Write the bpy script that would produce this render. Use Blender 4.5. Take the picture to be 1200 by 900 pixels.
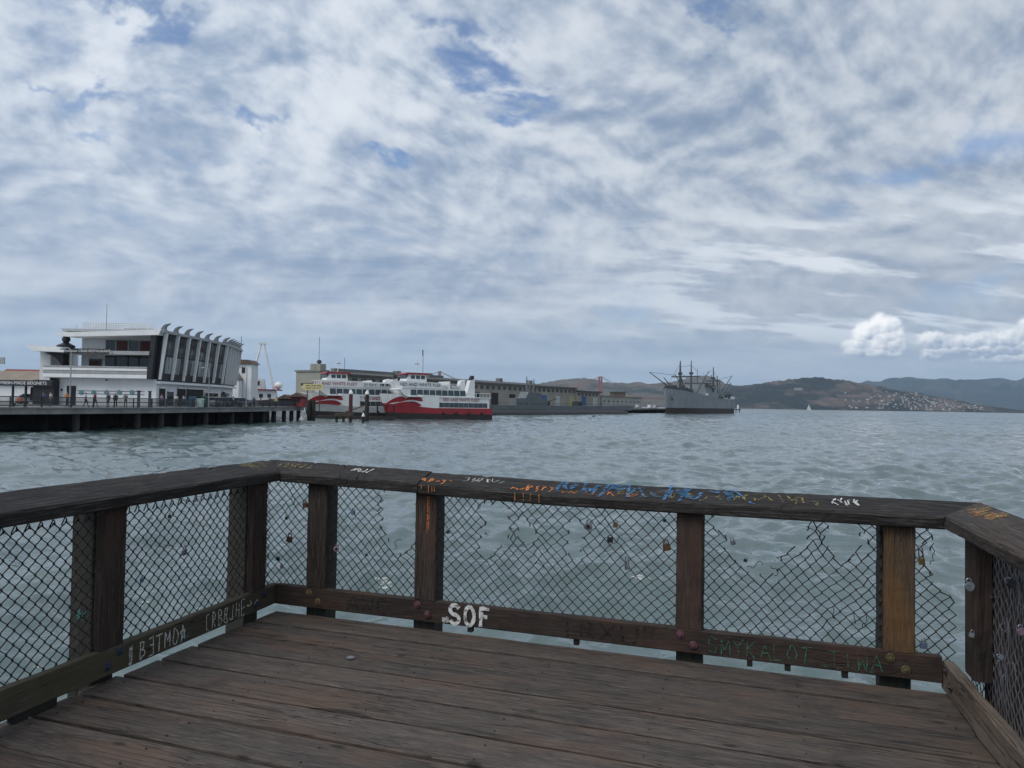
import bpy, math, random
import numpy as np
from mathutils import Vector, Matrix, Euler

random.seed(7)
R = math.radians
for o in list(bpy.data.objects):
    bpy.data.objects.remove(o, do_unlink=True)
scene = bpy.context.scene
COL = scene.collection

# ------------------------------------------------------------------ camera
cam_data = bpy.data.cameras.new('camera')
cam_data.sensor_width = 36.0
cam_data.lens = 25.5
cam_data.clip_start = 0.05
cam_data.clip_end = 120000.0
cam = bpy.data.objects.new('camera', cam_data)
cam.matrix_world = (Matrix.Translation((0, 0, 4.0)) @ Matrix.Rotation(R(91.584), 4, 'X')
                    @ Matrix.Rotation(R(0.95), 4, 'Z'))
COL.objects.link(cam)
scene.camera = cam

# ------------------------------------------------------------------ node helpers
class NT:
    """small wrapper that writes shader maths as nodes"""
    def __init__(s, tree):
        s.t = tree; s.n = tree.nodes; s.l = tree.links
    def new(s, kind, **kw):
        nd = s.n.new(kind)
        for k, v in kw.items():
            setattr(nd, k, v)
        return nd
    def put(s, sock, val):
        if isinstance(val, bpy.types.NodeSocket):
            s.l.new(val, sock)
        elif val is not None:
            if sock.type == 'RGBA' and len(val) == 3:
                val = (*val, 1.0)
            sock.default_value = val
    def m(s, op, a, b=None, c=None, clamp=False):
        nd = s.new('ShaderNodeMath', operation=op, use_clamp=clamp)
        s.put(nd.inputs[0], a); s.put(nd.inputs[1], b); s.put(nd.inputs[2], c)
        return nd.outputs[0]
    def v(s, op, a, b=None, out=0):
        nd = s.new('ShaderNodeVectorMath', operation=op)
        s.put(nd.inputs[0], a)
        if op == 'SCALE':
            s.put(nd.inputs['Scale'], b)
        else:
            s.put(nd.inputs[1], b)
        return nd.outputs['Value'] if op in ('LENGTH', 'DOT_PRODUCT', 'DISTANCE') else nd.outputs[0]
    def mix(s, f, a, b, blend='MIX'):
        nd = s.new('ShaderNodeMix', data_type='RGBA', blend_type=blend)
        s.put(nd.inputs[0], f); s.put(nd.inputs[6], a); s.put(nd.inputs[7], b)
        return nd.outputs[2]
    def step(s, x, a, b, lo=0.0, hi=1.0):
        nd = s.new('ShaderNodeMapRange', interpolation_type='SMOOTHSTEP')
        s.put(nd.inputs[0], x); s.put(nd.inputs[1], a); s.put(nd.inputs[2], b)
        s.put(nd.inputs[3], lo); s.put(nd.inputs[4], hi)
        return nd.outputs[0]
    def noise(s, vec, scale=1.0, detail=4.0, rough=0.55, dist=0.0, color=False):
        nd = s.new('ShaderNodeTexNoise')
        s.put(nd.inputs['Vector'], vec); s.put(nd.inputs['Scale'], scale)
        s.put(nd.inputs['Detail'], detail); s.put(nd.inputs['Roughness'], rough)
        s.put(nd.inputs['Distortion'], dist)
        return nd.outputs[1] if color else nd.outputs[0]
    def vor(s, vec, scale=1.0, detail=0.0, rough=0.5, feature='F1'):
        nd = s.new('ShaderNodeTexVoronoi', feature=feature)
        s.put(nd.inputs['Vector'], vec); s.put(nd.inputs['Scale'], scale)
        if 'Detail' in nd.inputs:
            s.put(nd.inputs['Detail'], detail); s.put(nd.inputs['Roughness'], rough)
        return nd.outputs['Distance']
    def comb(s, x, y, z):
        nd = s.new('ShaderNodeCombineXYZ')
        s.put(nd.inputs[0], x); s.put(nd.inputs[1], y); s.put(nd.inputs[2], z)
        return nd.outputs[0]
    def sep(s, v):
        nd = s.new('ShaderNodeSeparateXYZ'); s.put(nd.inputs[0], v)
        return nd.outputs
    def bump(s, h, strength=0.4, dist=0.01, normal=None):
        nd = s.new('ShaderNodeBump')
        s.put(nd.inputs['Height'], h); s.put(nd.inputs['Strength'], strength)
        s.put(nd.inputs['Distance'], dist)
        if normal is not None: s.put(nd.inputs['Normal'], normal)
        return nd.outputs[0]

# ------------------------------------------------------------------ world: Nishita sky under a broken altocumulus layer
SUN_AZ, SUN_EL = R(-138), R(54)          # azimuth from +Y, clockwise positive: behind the camera's left shoulder
SUN_DIR = Vector((math.sin(SUN_AZ) * math.cos(SUN_EL), math.cos(SUN_AZ) * math.cos(SUN_EL), math.sin(SUN_EL)))
world = bpy.data.worlds.new('World'); scene.world = world; world.use_nodes = True
W = NT(world.node_tree); W.n.clear()
sky = W.new('ShaderNodeTexSky', sky_type='NISHITA')
sky.sun_disc = False
sky.sun_elevation = SUN_EL
sky.sun_rotation = SUN_AZ
sky.air_density = 1.0; sky.dust_density = 0.6; sky.ozone_density = 1.6
GAPS = [(-0.09, 1.66, .13, .10, 1.0), (-0.06, 1.85, .12, .12, 1.0), (-0.02, 2.03, .10, .10, 1.0), (-0.82, 1.54, .18, .06, .9), (-0.42, 2.36, .09, .06, 1.0),
        (-1.20, 1.99, .20, .07, .85), (-1.30, 2.22, .16, .08, .8), (-0.81, 2.13, .12, .05, .85), (-1.05, 2.38, .26, .06, .5),
        (0.43, 1.57, .07, .045, 1.0), (1.42, 2.13, .22, .18, .72), (1.27, 2.40, .22, .12, .7), (0.17, 1.85, .14, .12, .5),
        (0.66, 1.84, .10, .08, .5), (-1.34, 1.83, .06, .04, .9)]
CUM = [(0.4720, 0.1020, .018, .015), (0.4600, 0.0960, .016, .014), (0.4490, 0.0900, .014, .012), (0.4520, 0.0790, .022, .014), (0.4750, 0.0880, .020, .018), (0.4640, 0.0780, .030, .015),
       (0.4430, 0.0720, .014, .008), (0.4860, 0.0800, .013, .013), (0.4700, 0.0700, .024, .008),
       (0.5270, 0.0830, .017, .011), (0.5410, 0.0810, .014, .010), (0.5540, 0.0800, .014, .010), (0.5700, 0.0805, .014, .011), (0.5850, 0.0830, .015, .012), (0.6000, 0.0810, .016, .012),
       (0.6240, 0.0900, .016, .014), (0.6420, 0.0900, .022, .018), (0.6800, 0.0850, .028, .018), (0.7300, 0.0780, .034, .014), (0.78, 0.0720, .04, .010),
       (0.5430, 0.0700, .026, .008), (0.5900, 0.0700, .036, .010), (0.6400, 0.0720, .040, .014), (0.612, 0.0600, .045, .0055), (0.5260, 0.0640, .014, .005),
       (0.90, 0.074, .035, .018), (0.94, 0.070, .05, .014), (1.9, 0.08, .05, .020), (1.95, 0.072, .06, .014), (-1.5, 0.075, .05, .02), (2.6, 0.08, .06, .02)]
# ---- clouds, computed once as a map of the whole upper sky (direction -> cloud radiance and cover)
def cloud_sky(dx, dy, dz):
    rs = np.random.RandomState(11)
    perm = rs.permutation(256); perm = np.concatenate([perm, perm]).astype(np.int32)
    ang = rs.rand(256) * 2 * np.pi; gxs, gys = np.cos(ang).astype(np.float32), np.sin(ang).astype(np.float32)
    def perlin(x, y):
        x = np.asarray(x, np.float32); y = np.asarray(y, np.float32); xi = np.floor(x); yi = np.floor(y); xf = (x - xi).astype(np.float32); yf = (y - yi).astype(np.float32)
        xi = xi.astype(np.int32) & 255; yi = yi.astype(np.int32) & 255
        u = xf * xf * xf * (xf * (xf * 6 - 15) + 10); v = yf * yf * yf * (yf * (yf * 6 - 15) + 10)
        def g(ix, iy, fx, fy):
            h = perm[perm[ix & 255] + (iy & 255)]
            return gxs[h] * fx + gys[h] * fy
        a = g(xi, yi, xf, yf); b = g(xi + 1, yi, xf - 1, yf); c = g(xi, yi + 1, xf, yf - 1); d_ = g(xi + 1, yi + 1, xf - 1, yf - 1)
        return (a + (b - a) * u) + ((c + (d_ - c) * u) - (a + (b - a) * u)) * v
    def fbm(x, y, n, rough=0.5, lac=2.03, billow=False):
        s = 0.0; a = 1.0; t = 0.0
        for i in range(n):
            q = perlin(x + 17.3 * i, y + 9.1 * i)
            if billow: q = 0.5 - np.abs(q) * 2.0
            s = s + a * q; t += a; a *= rough; x = x * lac; y = y * lac
        return s / t
    def ss(x, a, b):
        t = np.clip((x - a) / (b - a), 0, 1); return t * t * (3 - 2 * t)
    zc = np.maximum(dz, 0) + 0.075
    px, py = dx / zc, dy / zc
    # wind streaks lean from lower left to upper right
    z2 = np.maximum(dz, 0) + 0.26
    ux, uy = dx / z2, dy / z2
    ca, sa = math.cos(-0.62), math.sin(-0.62)
    rx, ry = ux * ca - uy * sa, (ux * sa + uy * ca) * 1.25
    wx = fbm(rx * 1.6 + 5, ry * 1.6, 2); wy = fbm(rx * 1.6, ry * 1.6 + 31, 2)
    qx, qy = rx + wx * 0.22, ry + wy * 0.22
    z3 = np.maximum(dz, 0) + 0.52
    sx3, sy3 = dx / z3, dy / z3
    mx, my = sx3 * ca - sy3 * sa + wx * 0.10, (sx3 * sa + sy3 * ca) * 1.30 + wy * 0.10
    big = fbm(qx * 1.5 + 2.0, qy * 1.5 + 7.0, 3)
    mid = fbm(mx * 6.0 + 4.0, my * 6.0, 6, 0.50)
    lit = fbm((mx - 0.022) * 6.0 + 4.0, (my - 0.016) * 6.0, 6, 0.50)
    cel = fbm(mx * 14.0, my * 13.0 + 3.0, 6, 0.60)
    pf = cel
    wz = fbm(mx * 9.0 + 11, my * 9.0, 6, 0.60); wz2 = fbm(mx * 9.0, my * 9.0 + 41, 6, 0.60)
    gap = np.zeros_like(px)
    gwx, gwy = px + wz * 0.34, py + wz2 * 0.46
    for gx, gy, sx, sy, st in GAPS:
        l = np.hypot((gwx - gx) / (sx * 1.55), (gwy - gy) / (sy * 1.55))
        gap = np.maximum(gap, st * (1 - ss(l, 0.0, 1.0)))
    gap = gap * (1 + 0.9 * mid + 0.5 * cel)
    cov = big * 0.70 + mid * 0.62 + cel * 0.45 + 0.37 - gap * 0.78
    alpha = ss(cov, -0.62, 0.28)
    tone = 0.54 + (mid - lit) * 2.0 + cel * 1.05 + mid * 0.62 - big * 0.80
    # elevation character: fluffier and brighter high up, smooth grey banks lower down
    lowv = fbm(px * 0.30 + 9.0, py * 0.75 + 1.0, 6, 0.52)
    lowm = 1 - ss(dz, 0.10, 0.36)
    tone = tone * (1 - 0.62 * lowm) + lowm * 0.62 * (0.42 + lowv * 1.6)
    bank = np.exp(-((dz - 0.185) / 0.035) ** 2) * ss(fbm(px * 0.20 + 3.3, py * 0.3 + 2.0, 4) - 0.25 * ss(np.abs(px + 0.7), 0.6, 1.6), -0.25, 0.08)
    tone = tone - 0.34 * bank
    tone = 0.5 + 0.5 * np.tanh((tone - 0.48) * 1.75)
    side = 1.0 - 0.16 * ss(dx, -0.45, 0.5)
    cd, cl = np.array([0.205, 0.285, 0.420]), np.array([0.665, 0.710, 0.765])
    cloud = cd + (cl - cd) * tone[..., None]
    cloud = cloud * (side * 0.95)[..., None]
    sund = np.maximum(dx * SUN_DIR[0] + dy * SUN_DIR[1] + dz * SUN_DIR[2], 0)
    cloud = cloud * (1 + 0.9 * sund ** 6)[..., None]
    # thin bright streaks low over the strait
    st1 = ss(fbm(ux * 2.2 + 1.7, uy * 7.5 + 6.1, 7, 0.60) + 0.6 * fbm(ux * 1.3 + 6, uy * 3.0 + 4, 3)+ 0.06, -0.03, 0.22)
    band = ss(dz, 0.055, 0.10) * (1 - ss(dz, 0.20, 0.29)) * (0.15 + 0.85 * ss(dx, -0.02, 0.42))
    sk = (st1 * band)[..., None]
    cloud = cloud * (1 - sk) + np.array([0.61, 0.655, 0.71]) * sk
    alpha = np.maximum(alpha, st1 * band)
    # hazy strip over the horizon
    hz = (1 - ss(dz, 0.0, 0.15)) * 0.9
    ht = ss(fbm(px * 0.06 + 3, py * 0.35, 4), -0.2, 0.25)[..., None]
    hc = np.array([0.320, 0.430, 0.555]) * (1 - ht) + np.array([0.425, 0.505, 0.595]) * ht
    hz = hz[..., None]
    cloud = cloud * (1 - hz) + hc * hz
    alpha = alpha + (1 - alpha) * hz[..., 0]
    # cumulus heads over the far shore: overlapping puffs, lit from the upper left
    az = np.arctan2(dx, dy); el = dz
    m = np.zeros(az.shape, bool)
    fx = np.full(az.shape, -2.0); nx = np.zeros_like(az); ny = np.zeros_like(az)
    n1 = fbm(az * 26, el * 26, 5, 0.55); n2 = fbm(az * 26 + 50, el * 26 + 8, 5, 0.55)
    n3 = fbm(az * 95, el * 95, 4, 0.6); n4 = fbm(az * 95 + 9, el * 95 + 70, 4, 0.6)
    ax, ey = az + n1 * 0.012 + n3 * 0.008, el + n2 * 0.010 + n4 * 0.007
    for cx, cy, sx, sy in CUM:
        ux, uy = (ax - cx) / sx, (ey - cy) / sy
        h = 1 - (ux * ux + uy * uy) * 0.72
        t = h > fx
        fx = np.where(t, h, fx); nx = np.where(t, ux, nx); ny = np.where(t, uy, ny)
    calpha = ss(fx, -0.28, 0.62) * ss(el, 0.042, 0.066)
    hmap = fbm(az * 60 + 3, el * 60, 5, 0.55); hm2 = fbm((az - 0.0035) * 60 + 3, (el + 0.004) * 60, 5, 0.55)
    shade = 0.36 - nx * 0.18 + ny * 0.40 + (hmap - hm2) * 0.8 + ss(el, 0.055, 0.115) * 0.35 - ss(az, 0.49, 0.53) * 0.18
    shade = np.clip(shade, 0, 1)[..., None]
    cc = np.array([0.30, 0.375, 0.485]) * (1 - shade) + np.array([0.92, 0.925, 0.93]) * shade
    k = calpha[..., None]
    cloud = cloud * (1 - k) + cc * k
    alpha = np.maximum(alpha, calpha)
    return cloud, alpha

def sky_map(name, w, h, a0, a1, e0, e1):
    A, E = np.meshgrid(a0 + (np.arange(w) + 0.5) / w * (a1 - a0), e0 + (np.arange(h) + 0.5) / h * (e1 - e0))
    c, al = cloud_sky(np.sin(A) * np.cos(E), np.cos(A) * np.cos(E), np.sin(E))
    im = bpy.data.images.new(name, w, h, alpha=True, float_buffer=True, is_data=True)
    im.alpha_mode = 'CHANNEL_PACKED'
    im.pixels.foreach_set(np.concatenate([c, al[..., None]], -1).astype(np.float32).ravel())
    im.update(); im.pack()
    return im
d = W.new('ShaderNodeTexCoord').outputs['Generated']
dx, dy, dz = W.sep(d)
az = W.m('ARCTAN2', dx, dy); el = W.m('ARCSINE', dz)
def lookup(im, a0, a1, e0, e1):
    uv = W.comb(W.m('DIVIDE', W.m('SUBTRACT', az, a0), a1 - a0), W.m('DIVIDE', W.m('SUBTRACT', el, e0), e1 - e0), 0.0)
    nd = W.new('ShaderNodeTexImage'); nd.image = im; nd.extension = 'EXTEND'; nd.interpolation = 'Cubic'
    W.put(nd.inputs[0], uv)
    return nd.outputs[0], nd.outputs[1]
whole = (-math.pi, math.pi, R(-0.5), R(90)); front = (R(-50), R(50), R(-1), R(36))
c_w, a_w = lookup(sky_map('cloud_cover_whole', 720, 200, *whole), *whole)
c_f, a_f = lookup(sky_map('cloud_cover_fine', 1600, 640, *front), *front)
fine = W.m('MULTIPLY', W.step(W.m('ABSOLUTE', az), R(49.5), R(48)), W.step(el, R(35.7), R(34.5)))
cloud = W.mix(fine, c_w, c_f)
cover = W.m('ADD', W.m('MULTIPLY', a_w, W.m('SUBTRACT', 1.0, fine)), W.m('MULTIPLY', a_f, fine), clamp=True)
blue = W.mix(1.0, sky.outputs[0], (0.95, 1.0, 1.10), 'MULTIPLY')
col = W.mix(cover, blue, W.v('SCALE', cloud, 10.0))
col = W.mix(W.step(dz, -0.02, 0.0), (1.2, 1.5, 1.7), col)
bg = W.new('ShaderNodeBackground'); W.put(bg.inputs[0], col); bg.inputs[1].default_value = 0.1
wo = W.new('ShaderNodeOutputWorld'); W.l.new(bg.outputs[0], wo.inputs[0])

# ------------------------------------------------------------------ veiled sun
sl = bpy.data.lights.new('sun', 'SUN'); sl.energy = 1.45; sl.angle = R(38); sl.color = (1.0, 0.955, 0.89)
sun = bpy.data.objects.new('sun', sl)
sun.rotation_euler = (-SUN_DIR).to_track_quat('-Z', 'Y').to_euler()
sun.location = (-30, -30, 60)
COL.objects.link(sun)

# ------------------------------------------------------------------ exposure / render
scene.view_settings.view_transform = 'Standard'
scene.view_settings.look = 'None'
scene.view_settings.exposure = 0.36
scene.view_settings.gamma = 1.0
scene.view_settings.use_curve_mapping = False
scene.render.engine = 'CYCLES'
scene.cycles.max_bounces = 8
scene.cycles.transparent_max_bounces = 24
scene.cycles.volume_bounces = 0

# ------------------------------------------------------------------ materials
MATS = {}
def base_mat(name):
    mt = bpy.data.materials.new(name); mt.use_nodes = True
    t = NT(mt.node_tree); t.n.clear()
    out = t.new('ShaderNodeOutputMaterial'); b = t.new('ShaderNodeBsdfPrincipled')
    t.l.new(b.outputs[0], out.inputs[0])
    MATS[name] = mt
    return mt, t, b, out

def mat(name, c1, c2=None, scale=3.0, rough=0.6, bump=0.0, bscale=None, metallic=0.0, stretch=(1, 1, 1), grime=0.0, spec=0.5):
    """painted / plain surface: two tones mixed by noise, faint relief, optional dirt streaks"""
    mt, t, b, out = base_mat(name)
    tc = t.new('ShaderNodeTexCoord').outputs['Object']
    oi = t.new('ShaderNodeObjectInfo').outputs['Random']
    v = t.v('ADD', t.v('MULTIPLY', tc, stretch), t.comb(t.m('MULTIPLY', oi, 31.0), t.m('MULTIPLY', oi, 17.0), 0.0))
    c2 = c2 or tuple(x * 0.82 for x in c1)
    n = t.noise(v, scale, 6.0, 0.6)
    col = t.mix(t.step(n, 0.32, 0.68), c1, c2)
    if grime > 0:
        g = t.noise(t.v('MULTIPLY', tc, (2.2, 2.2, 0.25)), scale * 0.8, 5.0, 0.65)
        col = t.mix(t.m('MULTIPLY', t.step(g, 0.48, 0.72), grime), col, tuple(x * 0.35 for x in c1))
    t.put(b.inputs['Base Color'], col)
    b.inputs['Roughness'].default_value = rough
    b.inputs['Metallic'].default_value = metallic
    b.inputs['Specular IOR Level'].default_value = spec
    if bump > 0:
        h = t.noise(v, bscale or scale * 6, 5.0, 0.6)
        t.put(b.inputs['Normal'], t.bump(h, bump, 0.02))
    return mt

def wood(name, dark, mid, light, axis='X', rough=0.82, crack=0.8, red=None, bump=0.55, gs=1.0, blotch=0.5, moss=None, stain=0.0):
    mt, t, b, out = base_mat(name)
    tc = t.new('ShaderNodeTexCoord').outputs['Object']
    oi = t.new('ShaderNodeObjectInfo').outputs['Random']
    o3 = t.comb(t.m('MULTIPLY', oi, 53.0), t.m('MULTIPLY', oi, 29.0), t.m('MULTIPLY', oi, 71.0))
    ax = {'X': (1, 0, 0), 'Z': (0, 0, 1)}[axis]
    def st(a, c):
        return t.v('ADD', t.v('MULTIPLY', tc, tuple(a if k else c for k in ax)), o3)
    warp = t.v('SCALE', t.v('SUBTRACT', t.noise(st(1.3 * gs, 4 * gs), 1.0, 3.0, 0.5, 0.0, True), (0.5, 0.5, 0.5)), 0.9)
    A = t.noise(t.v('ADD', st(1.3 * gs, 17 * gs), warp), 1.0, 8.0, 0.66)
    Bf = t.noise(t.v('ADD', st(6.0 * gs, 110 * gs), warp), 1.0, 6.0, 0.70)
    Cb = t.noise(st(1.1, 2.6), 1.0, 5.0, 0.62)
    Cr = t.noise(t.v('ADD', st(0.9 * gs, 26 * gs), warp), 1.0, 3.0, 0.5)
    mot = t.noise(st(26.0, 60.0), 1.0, 4.0, 0.7)
    col = t.mix(t.step(t.m('ADD', t.m('MULTIPLY', A, 0.72), t.m('MULTIPLY', mot, 0.28)), 0.34, 0.64), dark, mid)
    col = t.mix(t.m('MULTIPLY', t.step(Bf, 0.46, 0.72), 0.75), col, light)
    tone = t.m('ADD', 0.80, t.m('MULTIPLY', t.m('FRACT', t.m('MULTIPLY', oi, 91.7)), 0.42))
    col = t.mix(1.0, col, t.comb(tone, tone, tone), 'MULTIPLY')
    if red:
        col = t.mix(t.m('MULTIPLY', t.step(Cb, 0.47, 0.66), blotch), col, red)
    col = t.mix(t.m('MULTIPLY', t.step(t.noise(st(2.3, 3.1), 1.0, 6.0, 0.7), 0.52, 0.75), 0.55), col, tuple(x * 0.42 for x in dark))
    if moss:
        col = t.mix(t.m('MULTIPLY', t.step(t.noise(st(1.6, 3.0), 1.0, 5.0, 0.6), 0.38, 0.62), 0.65), col, moss)
    crk = t.step(t.m('ABSOLUTE', t.m('SUBTRACT', Cr, 0.5)), 0.0, 0.022, 1.0, 0.0)
    crk = t.m('MULTIPLY', crk, t.step(t.noise(st(0.8, 3.0), 1.0, 2.0, 0.5), 0.44, 0.58))
    col = t.mix(t.m('MULTIPLY', crk, crack), col, (0.006, 0.005, 0.0045))
    if stain > 0:   # pale droppings and scuffs
        sp = t.vor(t.v('ADD', tc, o3), 7.0)
        sz = t.noise(t.v('ADD', tc, o3), 3.0, 3.0)
        col = t.mix(t.m('MULTIPLY', t.step(sp, 0.045, 0.030), t.step(sz, 0.60, 0.66, 0.0, stain)), col, (0.42, 0.43, 0.42))
        kn = t.vor(st(2.4, 5.5), 1.0)
        col = t.mix(t.m('MULTIPLY', t.step(kn, 0.13, 0.05), 0.8), col, (0.012, 0.010, 0.009))
    t.put(b.inputs['Base Color'], col)
    t.put(b.inputs['Roughness'], t.step(A, 0.3, 0.7, rough - 0.12, min(1.0, rough + 0.08)))
    b.inputs['Specular IOR Level'].default_value = 0.35
    h = t.m('SUBTRACT', t.m('ADD', t.m('MULTIPLY', Bf, 0.5), t.m('MULTIPLY', A, 0.6)), t.m('MULTIPLY', crk, 0.9))
    t.put(b.inputs['Normal'], t.bump(h, bump, 0.006))
    return mt

def paint(name, col, wear=0.5, scale=55.0):
    """hand-applied marker or spray paint, worn through in patches"""
    mt, t, b, out = base_mat(name)
    tc = t.new('ShaderNodeTexCoord').outputs['Object']
    n = t.noise(t.v('MULTIPLY', tc, (0.5, 1, 1)), scale, 4.0, 0.7)
    b.inputs['Base Color'].default_value = (*col, 1); b.inputs['Roughness'].default_value = 0.7
    tr = t.new('ShaderNodeBsdfTransparent'); mx = t.new('ShaderNodeMixShader')
    t.put(mx.inputs[0], t.step(n, 0.5 - 0.16 + wear * 0.2 - 0.1, 0.5 + wear * 0.2, 0.08, 0.96))
    t.l.new(tr.outputs[0], mx.inputs[1]); t.l.new(b.outputs[0], mx.inputs[2]); t.l.new(mx.outputs[0], out.inputs[0])
    return mt

def glass(name, col=(0.02, 0.028, 0.03), rough=0.12):
    mt, t, b, out = base_mat(name)
    tc = t.new('ShaderNodeTexCoord').outputs['Object']
    n = t.noise(tc, 0.7, 3.0, 0.5)
    t.put(b.inputs['Base Color'], t.mix(n, col, tuple(x * 2.2 for x in col)))
    b.inputs['Roughness'].default_value = rough
    b.inputs['IOR'].default_value = 1.5
    return mt

# ------------------------------------------------------------------ mesh builder
class MB:
    def __init__(s): s.v = []; s.f = []
    def add(s, vs, fs):
        k = len(s.v); s.v += [tuple(map(float, q)) for q in vs]; s.f += [tuple(i + k for i in q) for q in fs]; return s
    def box(s, x0, x1, y0, y1, z0, z1):
        return s.add([(x0, y0, z0), (x1, y0, z0), (x1, y1, z0), (x0, y1, z0), (x0, y0, z1), (x1, y0, z1), (x1, y1, z1), (x0, y1, z1)],
                     [(3, 2, 1, 0), (4, 5, 6, 7), (0, 1, 5, 4), (1, 2, 6, 5), (2, 3, 7, 6), (3, 0, 4, 7)])
    def hexa(s, pts):    # 8 points: bottom ring then top ring, counter-clockwise
        return s.add(pts, [(3, 2, 1, 0), (4, 5, 6, 7), (0, 1, 5, 4), (1, 2, 6, 5), (2, 3, 7, 6), (3, 0, 4, 7)])
    def bar(s, a, b, w, h=None, up=(0, 0, 1)):   # rectangular bar from a to b
        a, b = Vector(a), Vector(b); h = h or w; dd = (b - a).normalized(); u = Vector(up)
        if abs(dd.dot(u)) > 0.97: u = Vector((0, 1, 0))
        r = dd.cross(u).normalized() * w / 2; u2 = r.cross(dd).normalized() * h / 2
        return s.hexa([a - r - u2, a + r - u2, b + r - u2, b - r - u2, a - r + u2, a + r + u2, b + r + u2, b - r + u2])
    def prism(s, poly, axis, a, b):    # polygon (2D, CCW) extruded along an axis
        n = len(poly)
        def P(q, t):
            return {'x': (t, q[0], q[1]), 'y': (q[0], t, q[1]), 'z': (q[0], q[1], t)}[axis]
        vs = [P(q, a) for q in poly] + [P(q, b) for q in poly]
        fs = [tuple(range(n - 1, -1, -1)), tuple(range(n, 2 * n))] + [(i, (i + 1) % n, n + (i + 1) % n, n + i) for i in range(n)]
        if axis == 'y': fs = [tuple(reversed(q)) for q in fs]
        return s.add(vs, fs)
    def tube(s, pts, r, n=6, closed=False, caps=True):
        P = [Vector(q) for q in pts]; m = len(P); rr = r if isinstance(r, (list, tuple)) else [r] * m
        vs, fs = [], []; ref = None
        for i in range(m):
            if closed: dd = P[(i + 1) % m] - P[i - 1]
            else: dd = P[min(i + 1, m - 1)] - P[max(i - 1, 0)]
            dd = dd.normalized() if dd.length > 1e-9 else Vector((0, 0, 1))
            if ref is None:
                ref = Vector((0, 0, 1)) if abs(dd.z) < 0.9 else Vector((1, 0, 0))
            a = ref - dd * ref.dot(dd)
            a = a.normalized() if a.length > 1e-6 else dd.orthogonal().normalized()
            ref = a; c = dd.cross(a)
            for k in range(n):
                t = 2 * math.pi * k / n
                vs.append(P[i] + (a * math.cos(t) + c * math.sin(t)) * rr[i])
        for i in range(m if closed else m - 1):
            j = (i + 1) % m
            for k in range(n):
                k2 = (k + 1) % n
                fs.append((i * n + k, i * n + k2, j * n + k2, j * n + k))
        if caps and not closed:
            fs.append(tuple(range(n - 1, -1, -1))); fs.append(tuple((m - 1) * n + k for k in range(n)))
        return s.add(vs, fs)
    def lathe(s, prof, n=12, c=(0, 0, 0), ax='z'):
        vs, fs = [], []
        for r, z in prof:
            for k in range(n):
                t = 2 * math.pi * k / n; x, y = r * math.cos(t), r * math.sin(t)
                q = {'z': (x, y, z), 'y': (x, z, y), 'x': (z, x, y)}[ax]
                vs.append((q[0] + c[0], q[1] + c[1], q[2] + c[2]))
        m = len(prof)
        for i in range(m - 1):
            for k in range(n):
                k2 = (k + 1) % n
                q = (i * n + k, i * n + k2, (i + 1) * n + k2, (i + 1) * n + k)
                fs.append(q if ax != 'y' else tuple(reversed(q)))
        e0, e1 = tuple(range(n - 1, -1, -1)), tuple((m - 1) * n + k for k in range(n))
        if ax == 'y': e0, e1 = tuple(reversed(e0)), tuple(reversed(e1))
        fs += [e0, e1]
        return s.add(vs, fs)
    def grid(s, rows):    # rows of equal length points -> quads
        m, n = len(rows), len(rows[0])
        vs = [q for r_ in rows for q in r_]
        return s.add(vs, [(i * n + k, i * n + k + 1, (i + 1) * n + k + 1, (i + 1) * n + k) for i in range(m - 1) for k in range(n - 1)])
    def mesh(s, name, smooth=False):
        me = bpy.data.meshes.new(name); me.from_pydata(s.v, [], s.f); me.update()
        if smooth: me.polygons.foreach_set('use_smooth', [True] * len(me.polygons))
        return me
    def build(s, name, m, parent=None, smooth=False, loc=None, rz=None, kind=None, label=None):
        o = link(name, s.mesh(name, smooth), m, parent)
        if loc is not None: o.location = loc
        if rz is not None: o.rotation_euler = (0, 0, rz)
        if kind: o['kind'] = kind
        if label: o['label'] = label
        return o

def link(name, me, m, parent=None):
    o = bpy.data.objects.new(name, me); COL.objects.link(o)
    if m is not None and len(me.materials) == 0:
        me.materials.append(MATS[m] if isinstance(m, str) else m)
    if parent is not None: o.parent = parent
    return o
def thing(name, label, cat, loc=(0, 0, 0), rz=0.0, group=None, kind=None):
    o = bpy.data.objects.new(name, None); COL.objects.link(o)
    o.location = loc; o.rotation_euler = (0, 0, rz); o.empty_display_size = 0.2
    tag(o, label, cat, group, kind)
    return o
def tag(o, label=None, cat=None, group=None, kind=None):
    if label: o['label'] = label
    if cat: o['category'] = cat
    if group: o['group'] = group
    if kind: o['kind'] = kind
    return o
def kids(o): return [c for c in bpy.data.objects if c.parent == o]
def copy_tree(o, parent=None):
    c = o.copy(); COL.objects.link(c)
    if parent is not None: c.parent = parent
    for ch in kids(o): copy_tree(ch, c)
    return c
def text_mesh(body, size, extrude=0.01, align='CENTER', shear=0.0, space=1.0):
    cu = bpy.data.curves.new('lettering', 'FONT'); cu.body = body; cu.size = size; cu.extrude = extrude
    cu.align_x = align; cu.align_y = 'CENTER'; cu.shear = shear; cu.space_character = space; cu.resolution_u = 3
    ob = bpy.data.objects.new('lettering', cu); COL.objects.link(ob)
    dg = bpy.context.evaluated_depsgraph_get()
    me = bpy.data.meshes.new_from_object(ob.evaluated_get(dg))
    bpy.data.objects.remove(ob, do_unlink=True); bpy.data.curves.remove(cu)
    return me
def text_part(body, size, m, parent, loc, rot, extrude=0.01, **kw):
    o = link('lettering', text_mesh(body, size, extrude, **kw), m, parent)
    o.location = loc; o.rotation_euler = rot
    return o

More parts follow.
